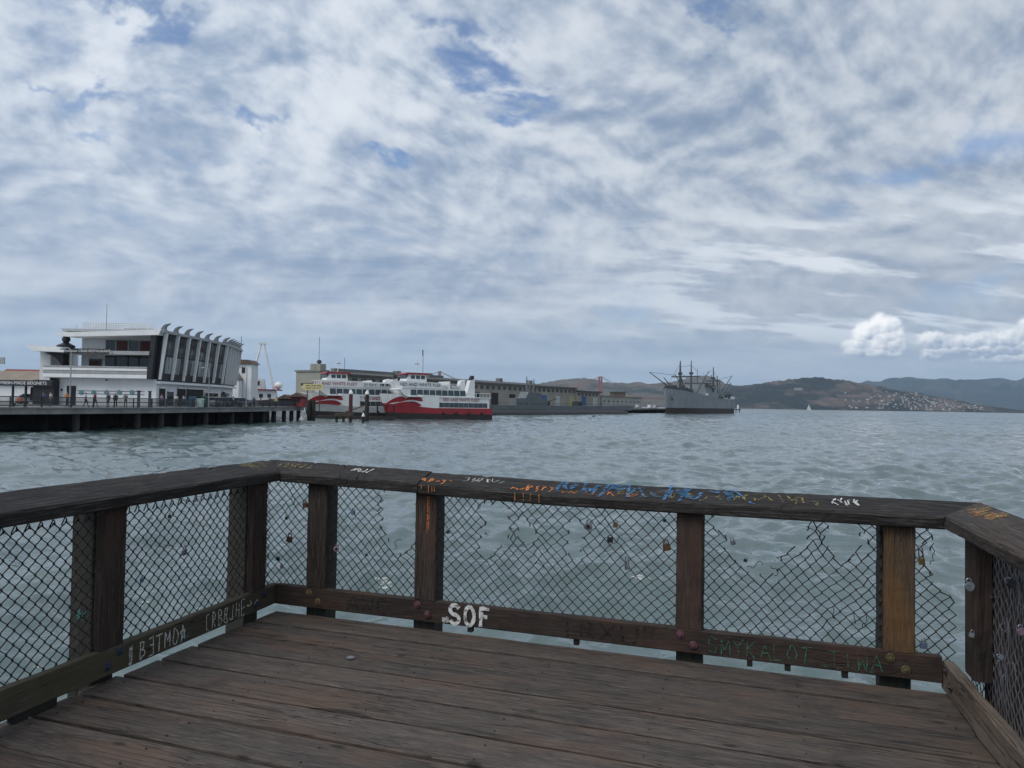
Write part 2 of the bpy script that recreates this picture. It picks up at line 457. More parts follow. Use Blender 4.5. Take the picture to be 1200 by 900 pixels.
# ------------------------------------------------------------------ bay water
def make_water():
    mt, t, b, out = base_mat('bay_water')
    g = t.new('ShaderNodeNewGeometry').outputs['Position']
    pm = t.v('MULTIPLY', g, (0.55, 1.0, 1.0))
    rip = t.noise(pm, 3.4, 4.0, 0.6, 0.2)
    chop = t.noise(t.v('ADD', pm, (41, 13, 0)), 0.62, 4.0, 0.6, 0.3)
    swell = t.noise(t.v('ADD', t.v('MULTIPLY', g, (0.30, 1.0, 1.0)), (11, 5, 0)), 0.13, 3.0, 0.5)
    far = t.step(t.v('LENGTH', g), 25.0, 160.0)
    h = t.m('ADD', t.m('MULTIPLY', rip, 0.034), t.m('ADD', t.m('MULTIPLY', chop, t.m('ADD', 0.10, t.m('MULTIPLY', far, 0.45))), t.m('MULTIPLY', t.m('MULTIPLY', swell, far), 0.9)))
    t.put(b.inputs['Normal'], t.bump(h, 1.0, 1.0))
    patch = t.noise(t.v('MULTIPLY', g, (0.02, 0.05, 1)), 1.0, 4.0, 0.55)
    t.put(b.inputs['Base Color'], t.mix(patch, (0.066, 0.100, 0.097), (0.084, 0.120, 0.117)))
    t.put(b.inputs['Roughness'], t.step(t.v('LENGTH', g), 20.0, 900.0, 0.05, 0.14))
    b.inputs['IOR'].default_value = 1.75
    # polar sheet, fine where the bay opens out in front of the platform, 16 km to its rim
    r0, ratio = 2.0, 1.0086
    nr = int(math.log(15500 / r0) / math.log(ratio)) + 1
    rr = r0 * ratio ** np.arange(nr)
    a_f = np.radians(np.arange(-54, 54.01, 0.23)); a_b = np.radians(np.arange(59, 301.1, 4.0))
    aa = np.concatenate([a_f, a_b]); na = len(aa)
    RR, AA = np.meshgrid(rr, aa, indexing='ij')
    X = RR * np.sin(AA); Y = RR * np.cos(AA); Z = np.zeros_like(X)
    rng = np.random.default_rng(5)
    edge = np.clip((np.radians(54) - np.abs(np.where(AA > np.pi, AA - 2 * np.pi, AA))) / np.radians(8), 0, 1)
    DX = np.zeros_like(X); DY = np.zeros_like(X)
    live = RR[:, 0] < 1800
    Xl, Yl, Rl = X[live], Y[live], RR[live]
    Zl = np.zeros_like(Xl); DXl = np.zeros_like(Xl); DYl = np.zeros_like(Xl)
    for i in range(112):
        lam = 0.30 * (26.0 / 0.30) ** ((i + rng.random()) / 112)
        th = rng.normal(math.radians(-84), 0.90)           # chop running in towards the platform
        k = 2 * math.pi / lam; kx, ky = k * math.cos(th), k * math.sin(th)
        amp = 0.068 * lam / (2 * math.pi) * ((0.72 if lam < 0.55 else 1.0) if lam < 1.2 else (1.2 / lam) ** 0.62) * (1.0 if lam < 6 else (6 / lam) ** 0.6)
        fade = np.clip((lam - 0.0075 * Rl) / (0.0075 * Rl + 0.02), 0, 1)
        ph = kx * Xl + ky * Yl + rng.random() * 6.28
        a = amp * fade
        Zl += a * np.cos(ph)
        DXl -= a * math.cos(th) * np.sin(ph) * 0.5; DYl -= a * math.sin(th) * np.sin(ph) * 0.5
    # gust patches
    gust = 0.90 + 0.22 * np.sin(Xl * 0.11 + 1.0 + np.sin(Yl * 0.07)) * np.sin(Yl * 0.09 + 0.6) + 0.16 * np.sin(Xl * 0.031 + 2.0 * np.sin(Yl * 0.013)) * np.sin(Yl * 0.027 + 1.4)
    Z[live] = Zl * gust; DX[live] = DXl * gust; DY[live] = DYl * gust
    X = X + DX * edge; Y = Y + DY * edge; Z = Z * edge
    co = np.stack([X, Y, Z], -1).reshape(-1, 3)
    i, j = np.meshgrid(np.arange(nr - 1), np.arange(na), indexing='ij')
    j2 = (j + 1) % na
    q = np.stack([i * na + j, (i + 1) * na + j, (i + 1) * na + j2, i * na + j2], -1).reshape(-1, 4)
    me = bpy.data.meshes.new('water')
    me.vertices.add(len(co)); me.vertices.foreach_set('co', co.astype(np.float32).ravel())
    me.loops.add(q.size); me.loops.foreach_set('vertex_index', q[:, ::-1].astype(np.int32).ravel())
    me.polygons.add(len(q)); me.polygons.foreach_set('loop_start', np.arange(0, q.size, 4, dtype=np.int32))
    me.update(); me.validate()
    me.polygons.foreach_set('use_smooth', np.ones(len(q), dtype=bool))
    o = link('water', me, 'bay_water'); o['kind'] = 'structure'; o['label'] = 'choppy grey green bay water reaching to the far shore'
    return o
make_water()

# ------------------------------------------------------------------ viewing platform: deck and railings
wood('deck_wood', (0.034, 0.028, 0.024), (0.076, 0.061, 0.051), (0.165, 0.140, 0.120), rough=0.80, red=(0.110, 0.064, 0.041), blotch=0.48, stain=0.9, bump=0.9, gs=1.25)
wood('rail_wood', (0.0045, 0.004, 0.0036), (0.0125, 0.0105, 0.0092), (0.090, 0.078, 0.070), rough=0.80, red=(0.024, 0.018, 0.014), blotch=0.4, bump=0.85)
wood('rail_pale', (0.016, 0.013, 0.011), (0.052, 0.041, 0.034), (0.15, 0.122, 0.102), rough=0.82, red=(0.07, 0.045, 0.032), blotch=0.5, bump=0.9)
wood('kick_wood', (0.018, 0.012, 0.010), (0.042, 0.028, 0.021), (0.080, 0.059, 0.047), rough=0.82, red=(0.070, 0.036, 0.024), blotch=0.6)
wood('mossy_wood', (0.036, 0.029, 0.021), (0.078, 0.063, 0.046), (0.140, 0.116, 0.088), rough=0.85, moss=(0.058, 0.053, 0.030))
wood('bare_wood', (0.080, 0.062, 0.047), (0.150, 0.115, 0.085), (0.24, 0.195, 0.155), rough=0.85, red=(0.10, 0.062, 0.04), blotch=0.4, bump=0.9)
wood('post_wood', (0.012, 0.009, 0.0075), (0.036, 0.025, 0.020), (0.095, 0.070, 0.056), axis='Z', red=(0.062, 0.033, 0.023), blotch=0.6, bump=0.8)
wood('post_tan', (0.040, 0.026, 0.016), (0.090, 0.060, 0.036), (0.17, 0.125, 0.08), axis='Z', red=(0.16, 0.075, 0.020), blotch=0.5, bump=0.8)
wood('post_grey', (0.018, 0.016, 0.014), (0.040, 0.034, 0.029), (0.08, 0.070, 0.06), axis='Z', moss=(0.034, 0.038, 0.028))
mat('wire_black', (0.007, 0.0075, 0.008), (0.020, 0.017, 0.014), 30, 0.6)
mat('wire_zinc', (0.10, 0.10, 0.105), (0.20, 0.20, 0.21), 25, 0.5, metallic=0.4)
mat('block_dark', (0.010, 0.009, 0.008), None, 8, 0.9)
def bolt_paint(name, c): mat(name, c, tuple(x * 0.35 for x in c), 40, 0.6)
bolt_paint('bolt_blue', (0.028, 0.046, 0.075)); bolt_paint('bolt_gold', (0.15, 0.10, 0.04)); bolt_paint('bolt_pink', (0.12, 0.045, 0.06)); bolt_paint('bolt_olive', (0.11, 0.09, 0.035)); bolt_paint('bolt_iron', (0.05, 0.045, 0.042))

DECK_Z = 2.4
CORNER = Vector((-1.79, 5.607, DECK_Z)); TH_F = R(-18.2); TH_L = R(73.5); TH_R = R(73.4 + 180)
LEN_F = 4.563
RIGHT = CORNER + Vector((math.cos(TH_F), math.sin(TH_F), 0)) * LEN_F

def timber(x0f, x1f, y0, y1, z0, z1, seed, seg=28, wob=0.003, tilt=None, chips=0.0, round_=0.006):
    """a sawn board with worn arrises; x0f/x1f give the end position as a function of y, tilt lifts the +y edge"""
    rs = random.Random(seed); mb = MB()
    e = round_
    prof = [(y0 + e, z0), (y1 - e, z0), (y1, z0 + e), (y1, z1 - e), (y1 - e, z1), (y0 + (y1 - y0) * .66, z1), (y0 + (y1 - y0) * .33, z1), (y0 + e, z1), (y0, z1 - e), (y0, z0 + e)]
    n = len(prof); ph = [rs.random() * 6.28 for _ in range(8)]; rows = []
    for i in range(seg + 1):
        t = i / seg; row = []
        for k, (y, z) in enumerate(prof):
            a, b = (x0f(y) if callable(x0f) else x0f), (x1f(y) if callable(x1f) else x1f)
            x = a + (b - a) * t
            w = wob * (math.sin(x * 3.1 + ph[0] + k) + 0.6 * math.sin(x * 8.7 + ph[1] + 2 * k) + 0.5 * (rs.random() - .5) * 2)
            yy, zz = y, z
            if k in (2, 3): yy += w
            elif k in (8, 9): yy += w
            elif k in (4, 7):
                zz += min(0, w) * 0.7
                if chips and rs.random() < chips: zz -= rs.random() * 0.02
            elif k in (5, 6): zz += w * 0.5
            if tilt: zz += tilt * (yy - y0) / (y1 - y0)
            row.append((x, yy, zz))
        rows.append(row)
    vs = [q for r_ in rows for q in r_]; fs = []
    for i in range(seg):
        for k in range(n):
            k2 = (k + 1) % n
            fs.append((i * n + k, i * n + k2, (i + 1) * n + k2, (i + 1) * n + k))
    fs.append(tuple(range(n - 1, -1, -1))); fs.append(tuple(seg * n + k for k in range(n)))
    fs = [tuple(reversed(f_)) for f_ in fs]
    return mb.add(vs, fs)

deck = thing('deck', 'weathered brown plank deck of the viewing platform', None, CORNER, TH_F, kind='structure')
PW = 0.2835
for k in range(19):
    y1 = -k * PW - 0.028; y0 = y1 - PW + 0.006 + random.Random(k).random() * 0.004
    ym = (y0 + y1) / 2
    xl = ym * math.tan(R(1.7)) + 0.05 + random.Random(k + 50).uniform(-0.012, 0.008)
    xr = LEN_F + ym * math.tan(R(1.6)) + random.Random(k + 90).uniform(-0.01, 0.01)
    dzp = random.Random(k + 7).uniform(-0.007, 0.004) if k else 0
    mb = timber(xl, xr, -PW / 2 + .012 + (random.Random(k).random() * .005), PW / 2 - .011, -0.07, dzp, 100 + k, seg=46, wob=0.0018, round_=0.006)
    o = mb.build('plank', 'deck_wood', deck, smooth=False); o.location = (0, ym, 0)
for k in range(18):      # grit packed in the joints
    y = -(k + 1) * PW - 0.028
    MB().box(0.06, LEN_F - 0.04, y - .012, y + .014, -0.06, -0.020).build('packed_grit', 'block_dark', deck)
nl = MB()
for k in range(19):
    for j in range(7):
        for dy_ in (-.075, .07):
            nl.lathe([(.0045, -.004), (.0045, .0035)], 6, (0.12 + j * .72 + random.Random(k * 9 + j).uniform(-.012, .012), -k * PW - .028 - PW / 2 + dy_ + random.Random(k * 5 + j).uniform(-.01, .01), 0))
nl.build('nail_heads', 'bolt_iron', deck, kind='stuff')
for k in range(7):
    x = 0.12 + k * 0.72
    MB().box(x - 0.05, x + 0.05, -5.3, -0.02, -0.34, -0.075).build('joist', 'block_dark', deck)
for x in (0.35, 2.3, 4.2):
    for y in (-0.9, -4.6):
        MB().lathe([(0.17, -5.2), (0.16, -0.36)], 14, (x, y, 0)).build('pile', 'post_grey', deck, smooth=True)

# ---- chain-link
def inside(poly, x, y):
    c = False; n = len(poly); j = n - 1
    for i in range(n):
        xi, yi = poly[i]; xj, yj = poly[j]
        if (yi > y) != (yj > y) and x < (xj - xi) * (y - yi) / (yj - yi) + xi: c = not c
        j = i
    return c
def chainlink(x0, x1, z0, z1, yy, holes, seed, rad=0.0041, sag=0.006, top_fn=None, crumple=()):
    rs = random.Random(seed); mb = MB(); hp = 0.0354
    ph = [rs.random() * 6.28 for _ in range(6)]
    def warp(x, z):
        ax = sag * (math.sin(x * 5.1 + z * 7 + ph[0]) + 0.7 * math.sin(x * 13 - z * 9 + ph[1]))
        az_ = sag * (math.sin(x * 4.3 - z * 5 + ph[2]) + 0.6 * math.sin(x * 11 + z * 12 + ph[3]))
        for cx, cz, rr, st in crumple:
            dd = math.hypot(x - cx, z - cz) / rr
            if dd < 1:
                w = (1 - dd) ** 2 * st
                ax += w * (cx - x) + w * 0.03 * math.sin(z * 60 + x * 40); az_ += w * (cz + .05 - z) * 0.6 + w * 0.03 * math.sin(x * 55)
        return ax, az_
    ns = int((x1 - x0) / hp); nb = int((z1 - z0) / hp)
    for i in range(ns):
        run = []
        def flush():
            if len(run) >= 2:
                mb.tube(run, rad, 5)
            run.clear()
        jit = rs.uniform(-0.002, 0.002)
        for b in range(nb + 1):
            left = (i + b) % 2 == 0
            a = i if left else i + 1
            x = x0 + a * hp + (-0.0022 if left else 0.0022); z = z0 + b * hp
            zt = top_fn(x) if top_fn else z1
            cut = z > zt or any(inside(h, x, z) for h in holes)
            wx, wz = warp(x, z)
            near = any(inside(h, x + ddx, z + ddz) for h in holes for ddx, ddz in ((.05, 0), (-.05, 0), (0, .05), (0, -.05))) if holes else False
            j = 0.010 if near else 0.0015
            pt = (x + wx + rs.uniform(-j, j), yy + (0.0030 if left else -0.0030) + (rs.uniform(-.02, .02) if near else 0), z + wz + rs.uniform(-j, j))
            if cut:
                if run:   # bent cut end
                    lx, ly, lz = run[-1]
                    run.append((lx + rs.uniform(-.008, .008), ly + rs.uniform(-.012, .012), lz + rs.uniform(0.004, .014)))
                flush()
            else:
                if not run and b > 0:
                    run.append((pt[0] + rs.uniform(-.012, .012), pt[1] + rs.uniform(-.02, .02), pt[2] - rs.uniform(.004, .018)))
                run.append(pt)
        flush()
    return mb

def knuckles(x0, x1, zt, yy, seed):   # twisted wire ends along the top of the mesh
    mb = MB(); rs = random.Random(seed); x = x0
    while x < x1:
        h = rs.uniform(0.018, 0.034)
        mb.tube([(x - .014, yy + .003, zt - .02), (x - .004, yy - .004, zt + h * .5), (x + .004, yy + .004, zt + h), (x + .010, yy - .004, zt + h * .5), (x + .016, yy, zt - .012)], 0.0036, 5)
        x += 0.0708
    return mb

def bolt_pair(root, x, y, z, m, dxs=(-0.02, 0.05), dzs=(0.035, -0.025)):
    for ddx, ddz in zip(dxs, dzs):
        w = MB().lathe([(0.026, 0), (0.026, -0.004), (0.023, -0.006)], 16, (x + ddx, y, z + ddz), 'y').build('washer', m, root)
        MB().lathe([(0.0125, -0.006), (0.0125, -0.014), (0.010, -0.016)], 6, (x + ddx, y, z + ddz), 'y').build('bolt_head', m, w)

Y_IN, Y_OUT, Z_IN, RISE, TK = -0.060, 0.190, 1.003, 0.070, 0.074
def rail_plank(root, xa, xb, lift, seed, chips=0.03, m='rail_wood'):
    mb = timber(xa, xb, Y_IN, Y_OUT, Z_IN - TK, Z_IN, seed, seg=90, wob=0.004, tilt=RISE, chips=chips, round_=0.010)
    if lift:
        mb.v = [(x, y, z + lift(x)) for x, y, z in mb.v]
    return mb.build('top_rail', m, root)

# ---- front railing
KB, KT = 0.040, 0.190
front_r = thing('railing', 'front timber railing with torn chain link panels between the two corners', 'railing', CORNER, TH_F)
liftF = lambda x: 0.055 - 0.055 * min(1.0, max(0.0, (x + 0.2) / 2.4))
rail_plank(front_r, lambda y: -y + 0.002, lambda y: 1.205, liftF, 11, 0.10)
rail_plank(front_r, lambda y: 1.212, lambda y: LEN_F + y - 0.003, lambda x: liftF(x) - 0.006, 12, 0.04)
timber(0.004, LEN_F - 0.055, 0.0, 0.060, KB, KT, 21, seg=60, wob=0.003).build('kick_board', 'kick_wood', front_r)
POSTS_F = [(0.268, 0.433, 'post_wood', -0.035), (1.168, 1.333, 'post_wood', -0.03), (3.008, 3.172, 'post_wood', 0.0), (4.208, 4.372, 'post_tan', -0.012)]
def zpost(y, lift): return Z_IN - TK + RISE * (y - Y_IN) / (Y_OUT - Y_IN) + lift - 0.004
def vpost(a, b, y0, y1, z0, top, seed, seg=16, wob=0.0026, e=0.007):
    rs_ = random.Random(seed); prof = [(a + e, y0), (b - e, y0), (b, y0 + e), (b, y1 - e), (b - e, y1), (a + e, y1), (a, y1 - e), (a, y0 + e)]; rows = []
    for i in range(seg + 1):
        row = []
        for x, y in prof:
            z = z0 + (top(y) - z0) * i / seg
            row.append((x + rs_.uniform(-wob, wob), y + rs_.uniform(-wob, wob) * .6, z))
        rows.append(row + [row[0]])
    mb = MB().grid([list(r_) for r_ in rows]); k, n = len(mb.v), 9
    mb.f.append(tuple(range(7, -1, -1))); mb.f.append(tuple(k - n + q for q in range(8)))
    return mb
def post_pair(root, a, b, m, osh, lift=0.0, inner_t=0.060, outer=(0.066, 0.225), mo='post_grey'):
    vpost(a, b, 0.001, inner_t, KT + .002, lambda y: zpost(y, lift), int(a * 1000) % 997).build('inner_post', m, root)
    y0, y1 = outer
    vpost(a + osh, b + osh, y0, y1, -0.5, lambda y: zpost(min(y, Y_OUT - .005), lift), int(a * 777) % 991).build('outer_post', mo, root)
bcol = ['bolt_gold', 'bolt_pink', 'bolt_pink', 'bolt_olive']
for (a, b, m, osh), bc in zip(POSTS_F, bcol):
    post_pair(front_r, a, b, m, osh, liftF((a + b) / 2))
    bolt_pair(front_r, (a + b) / 2 - 0.015, -0.001, (KB + KT) / 2 + .004, bc, (-0.035, 0.045))
for x in (1.60, 2.36, 3.46, 3.68, 4.00):
    MB().box(x - .017, x + .017, 0.008, 0.05, 0.001, KB + .01).build('spacer', 'block_dark', front_r)
H1 = [(.86, 1.04), (1.06, 1.04), (1.13, .95), (1.14, .58), (1.02, .50), (.93, .60), (.88, .74)]
H2 = [(1.66, .89), (1.84, .87), (1.83, .63), (1.74, .55), (1.67, .52), (1.66, .6), (1.69, .74)]
H2b = [(1.96, .79), (2.03, .79), (2.05, .64), (1.99, .62), (1.96, .7)]
H2c = [(2.29, .77), (2.38, .78), (2.37, .62), (2.34, .55), (2.29, .58)]
H3 = [(3.25, .99), (3.73, .99), (3.76, .91), (3.74, .76), (3.62, .68), (3.59, .55), (3.53, .55), (3.39, .66), (3.31, .78), (3.27, .86)]
H3b = [(3.93, .99), (4.06, .99), (4.1, .78), (4.0, .69), (3.93, .76)]
H4 = [(4.50, .99), (4.72, .99), (4.72, .43), (4.58, .50), (4.52, .60), (4.47, .72)]
ch = chainlink(-0.23, 4.60, 0.06, 1.05, 0.0632, [H1, H2, H2b, H2c, H3, H3b, H4], 3, sag=0.0065, top_fn=lambda x: 0.958 + liftF(x),
               crumple=[(3.84, .80, .24, .55), (2.50, .82, .22, .35), (2.62, .68, .25, .3), (4.1, .55, .3, .25), (2.1, .62, .2, .3), (0.08, .80, .2, .35), (1.95, .85, .15, .3), (3.9, .35, .25, .25)])
# loose ends that hang into the tears
rs = random.Random(8)
for cx, cz in ((3.44, .60), (3.60, .56), (4.46, .70), (0.98, .52), (3.95, .33), (4.05, .38), (4.10, .30), (2.05, .5)):
    pts = [(cx, 0.063, cz)]; a = rs.uniform(0, 6.28)
    for k in range(rs.randint(4, 8)):
        a += rs.uniform(-1.3, 1.3); pts.append((pts[-1][0] + .018 * math.cos(a), .063 + rs.uniform(-.02, .02), pts[-1][2] + .018 * math.sin(a)))
    ch.tube(pts, 0.0024, 5)
ch.build('chain_link', 'wire_black', front_r, smooth=True, kind='stuff')

# ---- left railing (its x axis runs away from the camera and ends at the corner)
left_r = thing('railing', 'left timber railing with whole chain link and chalk tags along the mossy kick board', 'railing', CORNER, TH_L)
liftL = lambda x: 0.055 + 0.004 * x
rail_plank(left_r, lambda y: -5.2, lambda y: y - 0.002, liftL, 13, 0.05)
timber(-5.2, 0.03, 0.0, 0.060, KB, KT, 22, seg=60, wob=0.003).build('kick_board', 'mossy_wood', left_r)
for a, b in ((-0.285, -0.120), (-1.625, -1.460), (-2.96, -2.795), (-4.3, -4.135)):
    post_pair(left_r, a, b, 'post_wood', 0.0, 0.05, outer=(0.068, 0.225))
    bolt_pair(left_r, (a + b) / 2, -0.001, (KB + KT) / 2 + .004, 'bolt_blue', (0.055, -0.03))
cl = chainlink(-5.1, 0.02, 0.05, 0.945, 0.0634, [], 4, sag=0.0045, crumple=[(-0.86, .86, .12, .3)])
cl.v += []
kn = knuckles(-5.08, -0.03, 0.938, 0.0634, 5); cl.add(kn.v, kn.f)
cl.build('chain_link', 'wire_black', left_r, smooth=True, kind='stuff')
for x in (-2.0, -3.4): MB().box(x - .12, x + .12, 0.008, 0.05, 0.001, KB + .01).build('spacer', 'block_dark', left_r)

# ---- right railing (its x axis runs from the corner towards the camera)
right_r = thing('railing', 'right hand timber railing with pale bare kick board and crumpled mesh', 'railing', RIGHT, TH_R)
rail_plank(right_r, lambda y: -y + 0.003, lambda y: 5.2, None, 14, 0.05, 'rail_pale')
timber(-0.035, 5.2, -0.050, 0.012, 0.004, 0.165, 23, seg=70, wob=0.006, chips=0.06).build('kick_board', 'bare_wood', right_r)
post_pair(right_r, 0.21, 0.375, 'post_wood', 0.0, 0.0, inner_t=0.085, outer=(0.092, 0.275), mo='post_wood')
MB().box(0.200, 0.2085, 0.004, 0.082, 0.2, 0.935).build('blue_edge_strip', mat('blue_edge', (0.03, 0.055, 0.10), None, 9, 0.7), right_r)
for a in (1.75, 3.3):
    post_pair(right_r, a, a + .165, 'post_wood', 0.0, 0.0, inner_t=0.085, outer=(0.092, 0.275), mo='post_wood')
bolt_pair(right_r, 0.12, -0.051, 0.10, 'bolt_iron', (-0.06, 0.03))
cr = chainlink(0.0, 5.1, 0.05, 0.982, 0.089, [], 6, sag=0.010, crumple=[(.7, .75, .35, .45), (.5, .3, .3, .35), (1.1, .6, .4, .4), (.6, .52, .25, .35)], rad=0.0028)
for k in range(9):
    cx, cz = rs.uniform(.42, .9), rs.uniform(.3, .85); pts = [(cx, 0.089, cz)]; a = rs.uniform(0, 6.28)
    for j in range(5):
        a += rs.uniform(-1.2, 1.2); pts.append((pts[-1][0] + .02 * math.cos(a), .085 + rs.uniform(-.03, .01), pts[-1][2] + .02 * math.sin(a)))
    cr.tube(pts, 0.002, 5)
cr.build('chain_link', 'wire_zinc', right_r, smooth=True, kind='stuff')

# ------------------------------------------------------------------ graffiti: hand-drawn strokes lying on the timber
paint('paint_white', (0.62, 0.62, 0.60), 0.30, 40); paint('chalk_white', (0.60, 0.61, 0.57), 0.35, 130); paint('paint_orange', (0.62, 0.20, 0.045), 0.45, 60)
paint('paint_blue', (0.045, 0.17, 0.34), 0.75, 38); paint('paint_green', (0.035, 0.17, 0.115), 0.75, 90); paint('paint_black', (0.008, 0.008, 0.010), 0.9, 26); paint('paint_yellow', (0.38, 0.30, 0.09), 0.85, 60)
paint('paint_teal', (0.06, 0.22, 0.22), 0.5, 60)
def arc(cx, cy, rx, ry, a0, a1, n=10):
    return [(cx + rx * math.cos(R(a0 + (a1 - a0) * i / n)), cy + ry * math.sin(R(a0 + (a1 - a0) * i / n))) for i in range(n + 1)]
GLYPH = {
 'S': [arc(.5, .75, .38, .25, 20, 270) + arc(.5, .25, .38, .25, 90, -160)[1:]], 'O': [arc(.5, .5, .38, .5, 90, 450, 16)], 'F': [[(.85, .95), (.2, 1), (.15, 0)], [(.15, .55), (.7, .55)]],
 'B': [[(.15, 0), (.15, 1)], [(.15, 1)] + arc(.2, .77, .5, .23, 90, -90) + arc(.2, .27, .62, .27, 90, -90) + [(.15, 0)]],
 'E': [[(.85, 1), (.15, 1), (.15, 0), (.85, 0)], [(.15, .52), (.7, .52)]], '3': [[(.1, 1), (.85, 1), (.85, 0), (.1, 0)], [(.25, .52), (.85, .52)]],
 'T': [[(0, 1), (1, .97)], [(.5, .98), (.48, 0)]], 'M': [[(.05, 0), (.18, 1), (.5, .3), (.8, 1), (.95, 0)]], 'Y': [[(.05, 1), (.5, .5), (.95, 1)], [(.5, .5), (.45, 0)]],
 'K': [[(.15, 1), (.15, 0)], [(.9, 1), (.15, .45), (.9, 0)]], 'A': [[(0, 0), (.5, 1), (1, 0)], [(.2, .4), (.8, .4)]], 'L': [[(.15, 1), (.12, 0), (.85, .04)]], 'W': [[(0, 1), (.25, 0), (.5, .7), (.75, 0), (1, 1)]],
 'I': [[(.5, 1), (.5, 0)]], 'R': [[(.15, 0), (.15, 1)] + arc(.2, .75, .55, .25, 90, -90) + [(.2, .5), (.9, 0)]], 'X': [[(.05, 1), (.95, 0)], [(.95, 1), (.05, 0)]], 'U': [[(.1, 1), (.1, .3)] + arc(.5, .3, .4, .3, 180, 360) + [(.9, 1)]],
 'H': [[(.1, 1), (.1, 0)], [(.9, 1), (.9, 0)], [(.1, .5), (.9, .5)]], 'N': [[(.1, 0), (.1, 1), (.9, 0), (.9, 1)]], '*': [[(.2, 0), (.5, 1), (.8, 0), (0, .65), (1, .65), (.2, 0)]], '[': [[(.7, 1), (.2, 1), (.2, 0), (.7, 0)]], 'J': [[(.7, 1), (.7, .2)] + arc(.4, .2, .3, .2, 0, -180)],
 '&': [arc(.5, .75, .3, .25, -60, 240) + [(.9, 0)], arc(.45, .28, .4, .28, 60, 330)], 'Q': [arc(.5, .5, .4, .5, 90, 450, 14), [(.5, .3), (1, -.1)]], 'C': [arc(.5, .5, .4, .5, 40, 320)], ' ': [],
}
def ribbon(mb, pts, w, P, rs):
    """flat stroke of width w along 2D pts, placed by P(a, b)"""
    dense = []
    for i in range(len(pts) - 1):
        for k in range(4):
            t = k / 4; dense.append((pts[i][0] * (1 - t) + pts[i + 1][0] * t, pts[i][1] * (1 - t) + pts[i + 1][1] * t))
    dense.append(pts[-1]); L, Rr = [], []
    for i, (x, y) in enumerate(dense):
        a, b = dense[max(0, i - 1)], dense[min(len(dense) - 1, i + 1)]
        ddx, ddy = b[0] - a[0], b[1] - a[1]; l = math.hypot(ddx, ddy) or 1
        ww = w * 0.5 * (0.75 + 0.5 * rs.random())
        L.append(P(x - ddy / l * ww, y + ddx / l * ww)); Rr.append(P(x + ddy / l * ww, y - ddx / l * ww))
    mb.grid([Rr, L])
def write(root, word, x0, x1, z0, z1, w, m, P, seed=1, jitter=0.04, slope=0.0, label=None):
    rs = random.Random(seed); mb = MB(); n = len(word); step = (x1 - x0) / n
    for i, chh in enumerate(word):
        for st in GLYPH[chh]:
            pts = []
            for (a, b) in st:
                x = x0 + step * (i + 0.08 + 0.80 * a + rs.uniform(-jitter, jitter)); z = z0 + (z1 - z0) * (b + rs.uniform(-jitter, jitter)) + slope * (x - x0)
                pts.append((x, z))
            ribbon(mb, pts, w, P, rs)
    return mb.build('graffiti', m, root, label=label, kind='stuff')
def scrawl(root, x0, x1, z0, z1, w, m, P, seed, n=6, label=None):
    rs = random.Random(seed); mb = MB()
    for i in range(n):
        cx = x0 + (x1 - x0) * (i + .5) / n; hw = (x1 - x0) / n * 0.62; pts = []
        for k in range(rs.randint(4, 7)):
            pts.append((cx + rs.uniform(-hw, hw), z0 + (z1 - z0) * rs.random()))
        sm = [pts[0]]
        for k in range(1, len(pts) - 1):
            sm += [((pts[k - 1][0] + pts[k][0]) / 2, (pts[k - 1][1] + pts[k][1]) / 2), tuple((pts[k - 1][j] + 6 * pts[k][j] + pts[k + 1][j]) / 8 for j in (0, 1))]
        sm.append(pts[-1]); ribbon(mb, sm, w, P, rs)
    return mb.build('graffiti', m, root, label=label, kind='stuff')
KF = lambda x, z: (x, -0.0060, z)                                 # face of a kick board
def RT(lift):                                                    # upper face of a sloping top rail, b across 0..1
    return lambda x, b: (x, Y_IN + (Y_OUT - Y_IN) * b, Z_IN + RISE * b + (lift(x) if lift else 0) + 0.0065)
write(front_r, 'SOF', 1.435, 1.775, 0.052, 0.182, 0.026, 'paint_white', KF, 2, 0.01, label='white block letters sprayed on the kick board')
scrawl(front_r, 1.405, 1.44, .05, .10, .02, 'paint_white', KF, 8, 2)
write(front_r, 'IRXUF', 2.24, 2.92, 0.055, 0.175, 0.018, 'paint_black', KF, 4, 0.07, label='black tag on the kick board')
write(front_r, 'ANC', .62, .98, 0.06, 0.17, 0.012, 'paint_black', KF, 5, 0.05)
write(front_r, 'SMYKALOT TIWA', 3.20, 4.21, 0.062, 0.160, 0.0060, 'paint_green', KF, 6, 0.08, label='green marker lettering on the kick board')
scrawl(front_r, 3.86, 4.18, .055, .075, .004, 'paint_green', KF, 16, 4)
KL = lambda x, z: (x, -0.0060, z)
write(left_r, 'B3TMO*', -1.355, -0.955, 0.062, 0.160, 0.0065, 'chalk_white', KL, 7, 0.07, label='chalk letters and a star on the left kick board')
write(left_r, 'SSF', -1.425, -1.395, 0.05, 0.155, 0.004, 'chalk_white', KL, 9, 0.05)
write(left_r, '[RB&JHE', -0.79, -0.36, 0.06, 0.165, 0.0060, 'chalk_white', KL, 10, 0.09, label='second chalk tag on the left kick board')
scrawl(left_r, -.36, -.21, .08, .155, .005, 'chalk_white', KL, 12, 3)
scrawl(left_r, -1.02, -.93, .05, .11, .004, 'paint_teal', KL, 13, 2)
PF = RT(liftF); PF2 = RT(lambda x: liftF(x) - 0.006)
scrawl(front_r, .60, .76, .35, .75, .010, 'paint_white', PF, 20, 5)
scrawl(front_r, 1.20, 1.43, .06, .52, .011, 'paint_orange', PF2, 21, 6, label='orange scribble dripping down the top rail')
scrawl(front_r, 1.50, 1.82, .38, .78, .005, 'chalk_white', PF2, 22, 6)
scrawl(front_r, 1.90, 2.18, .08, .52, .011, 'paint_orange', PF2, 23, 6)
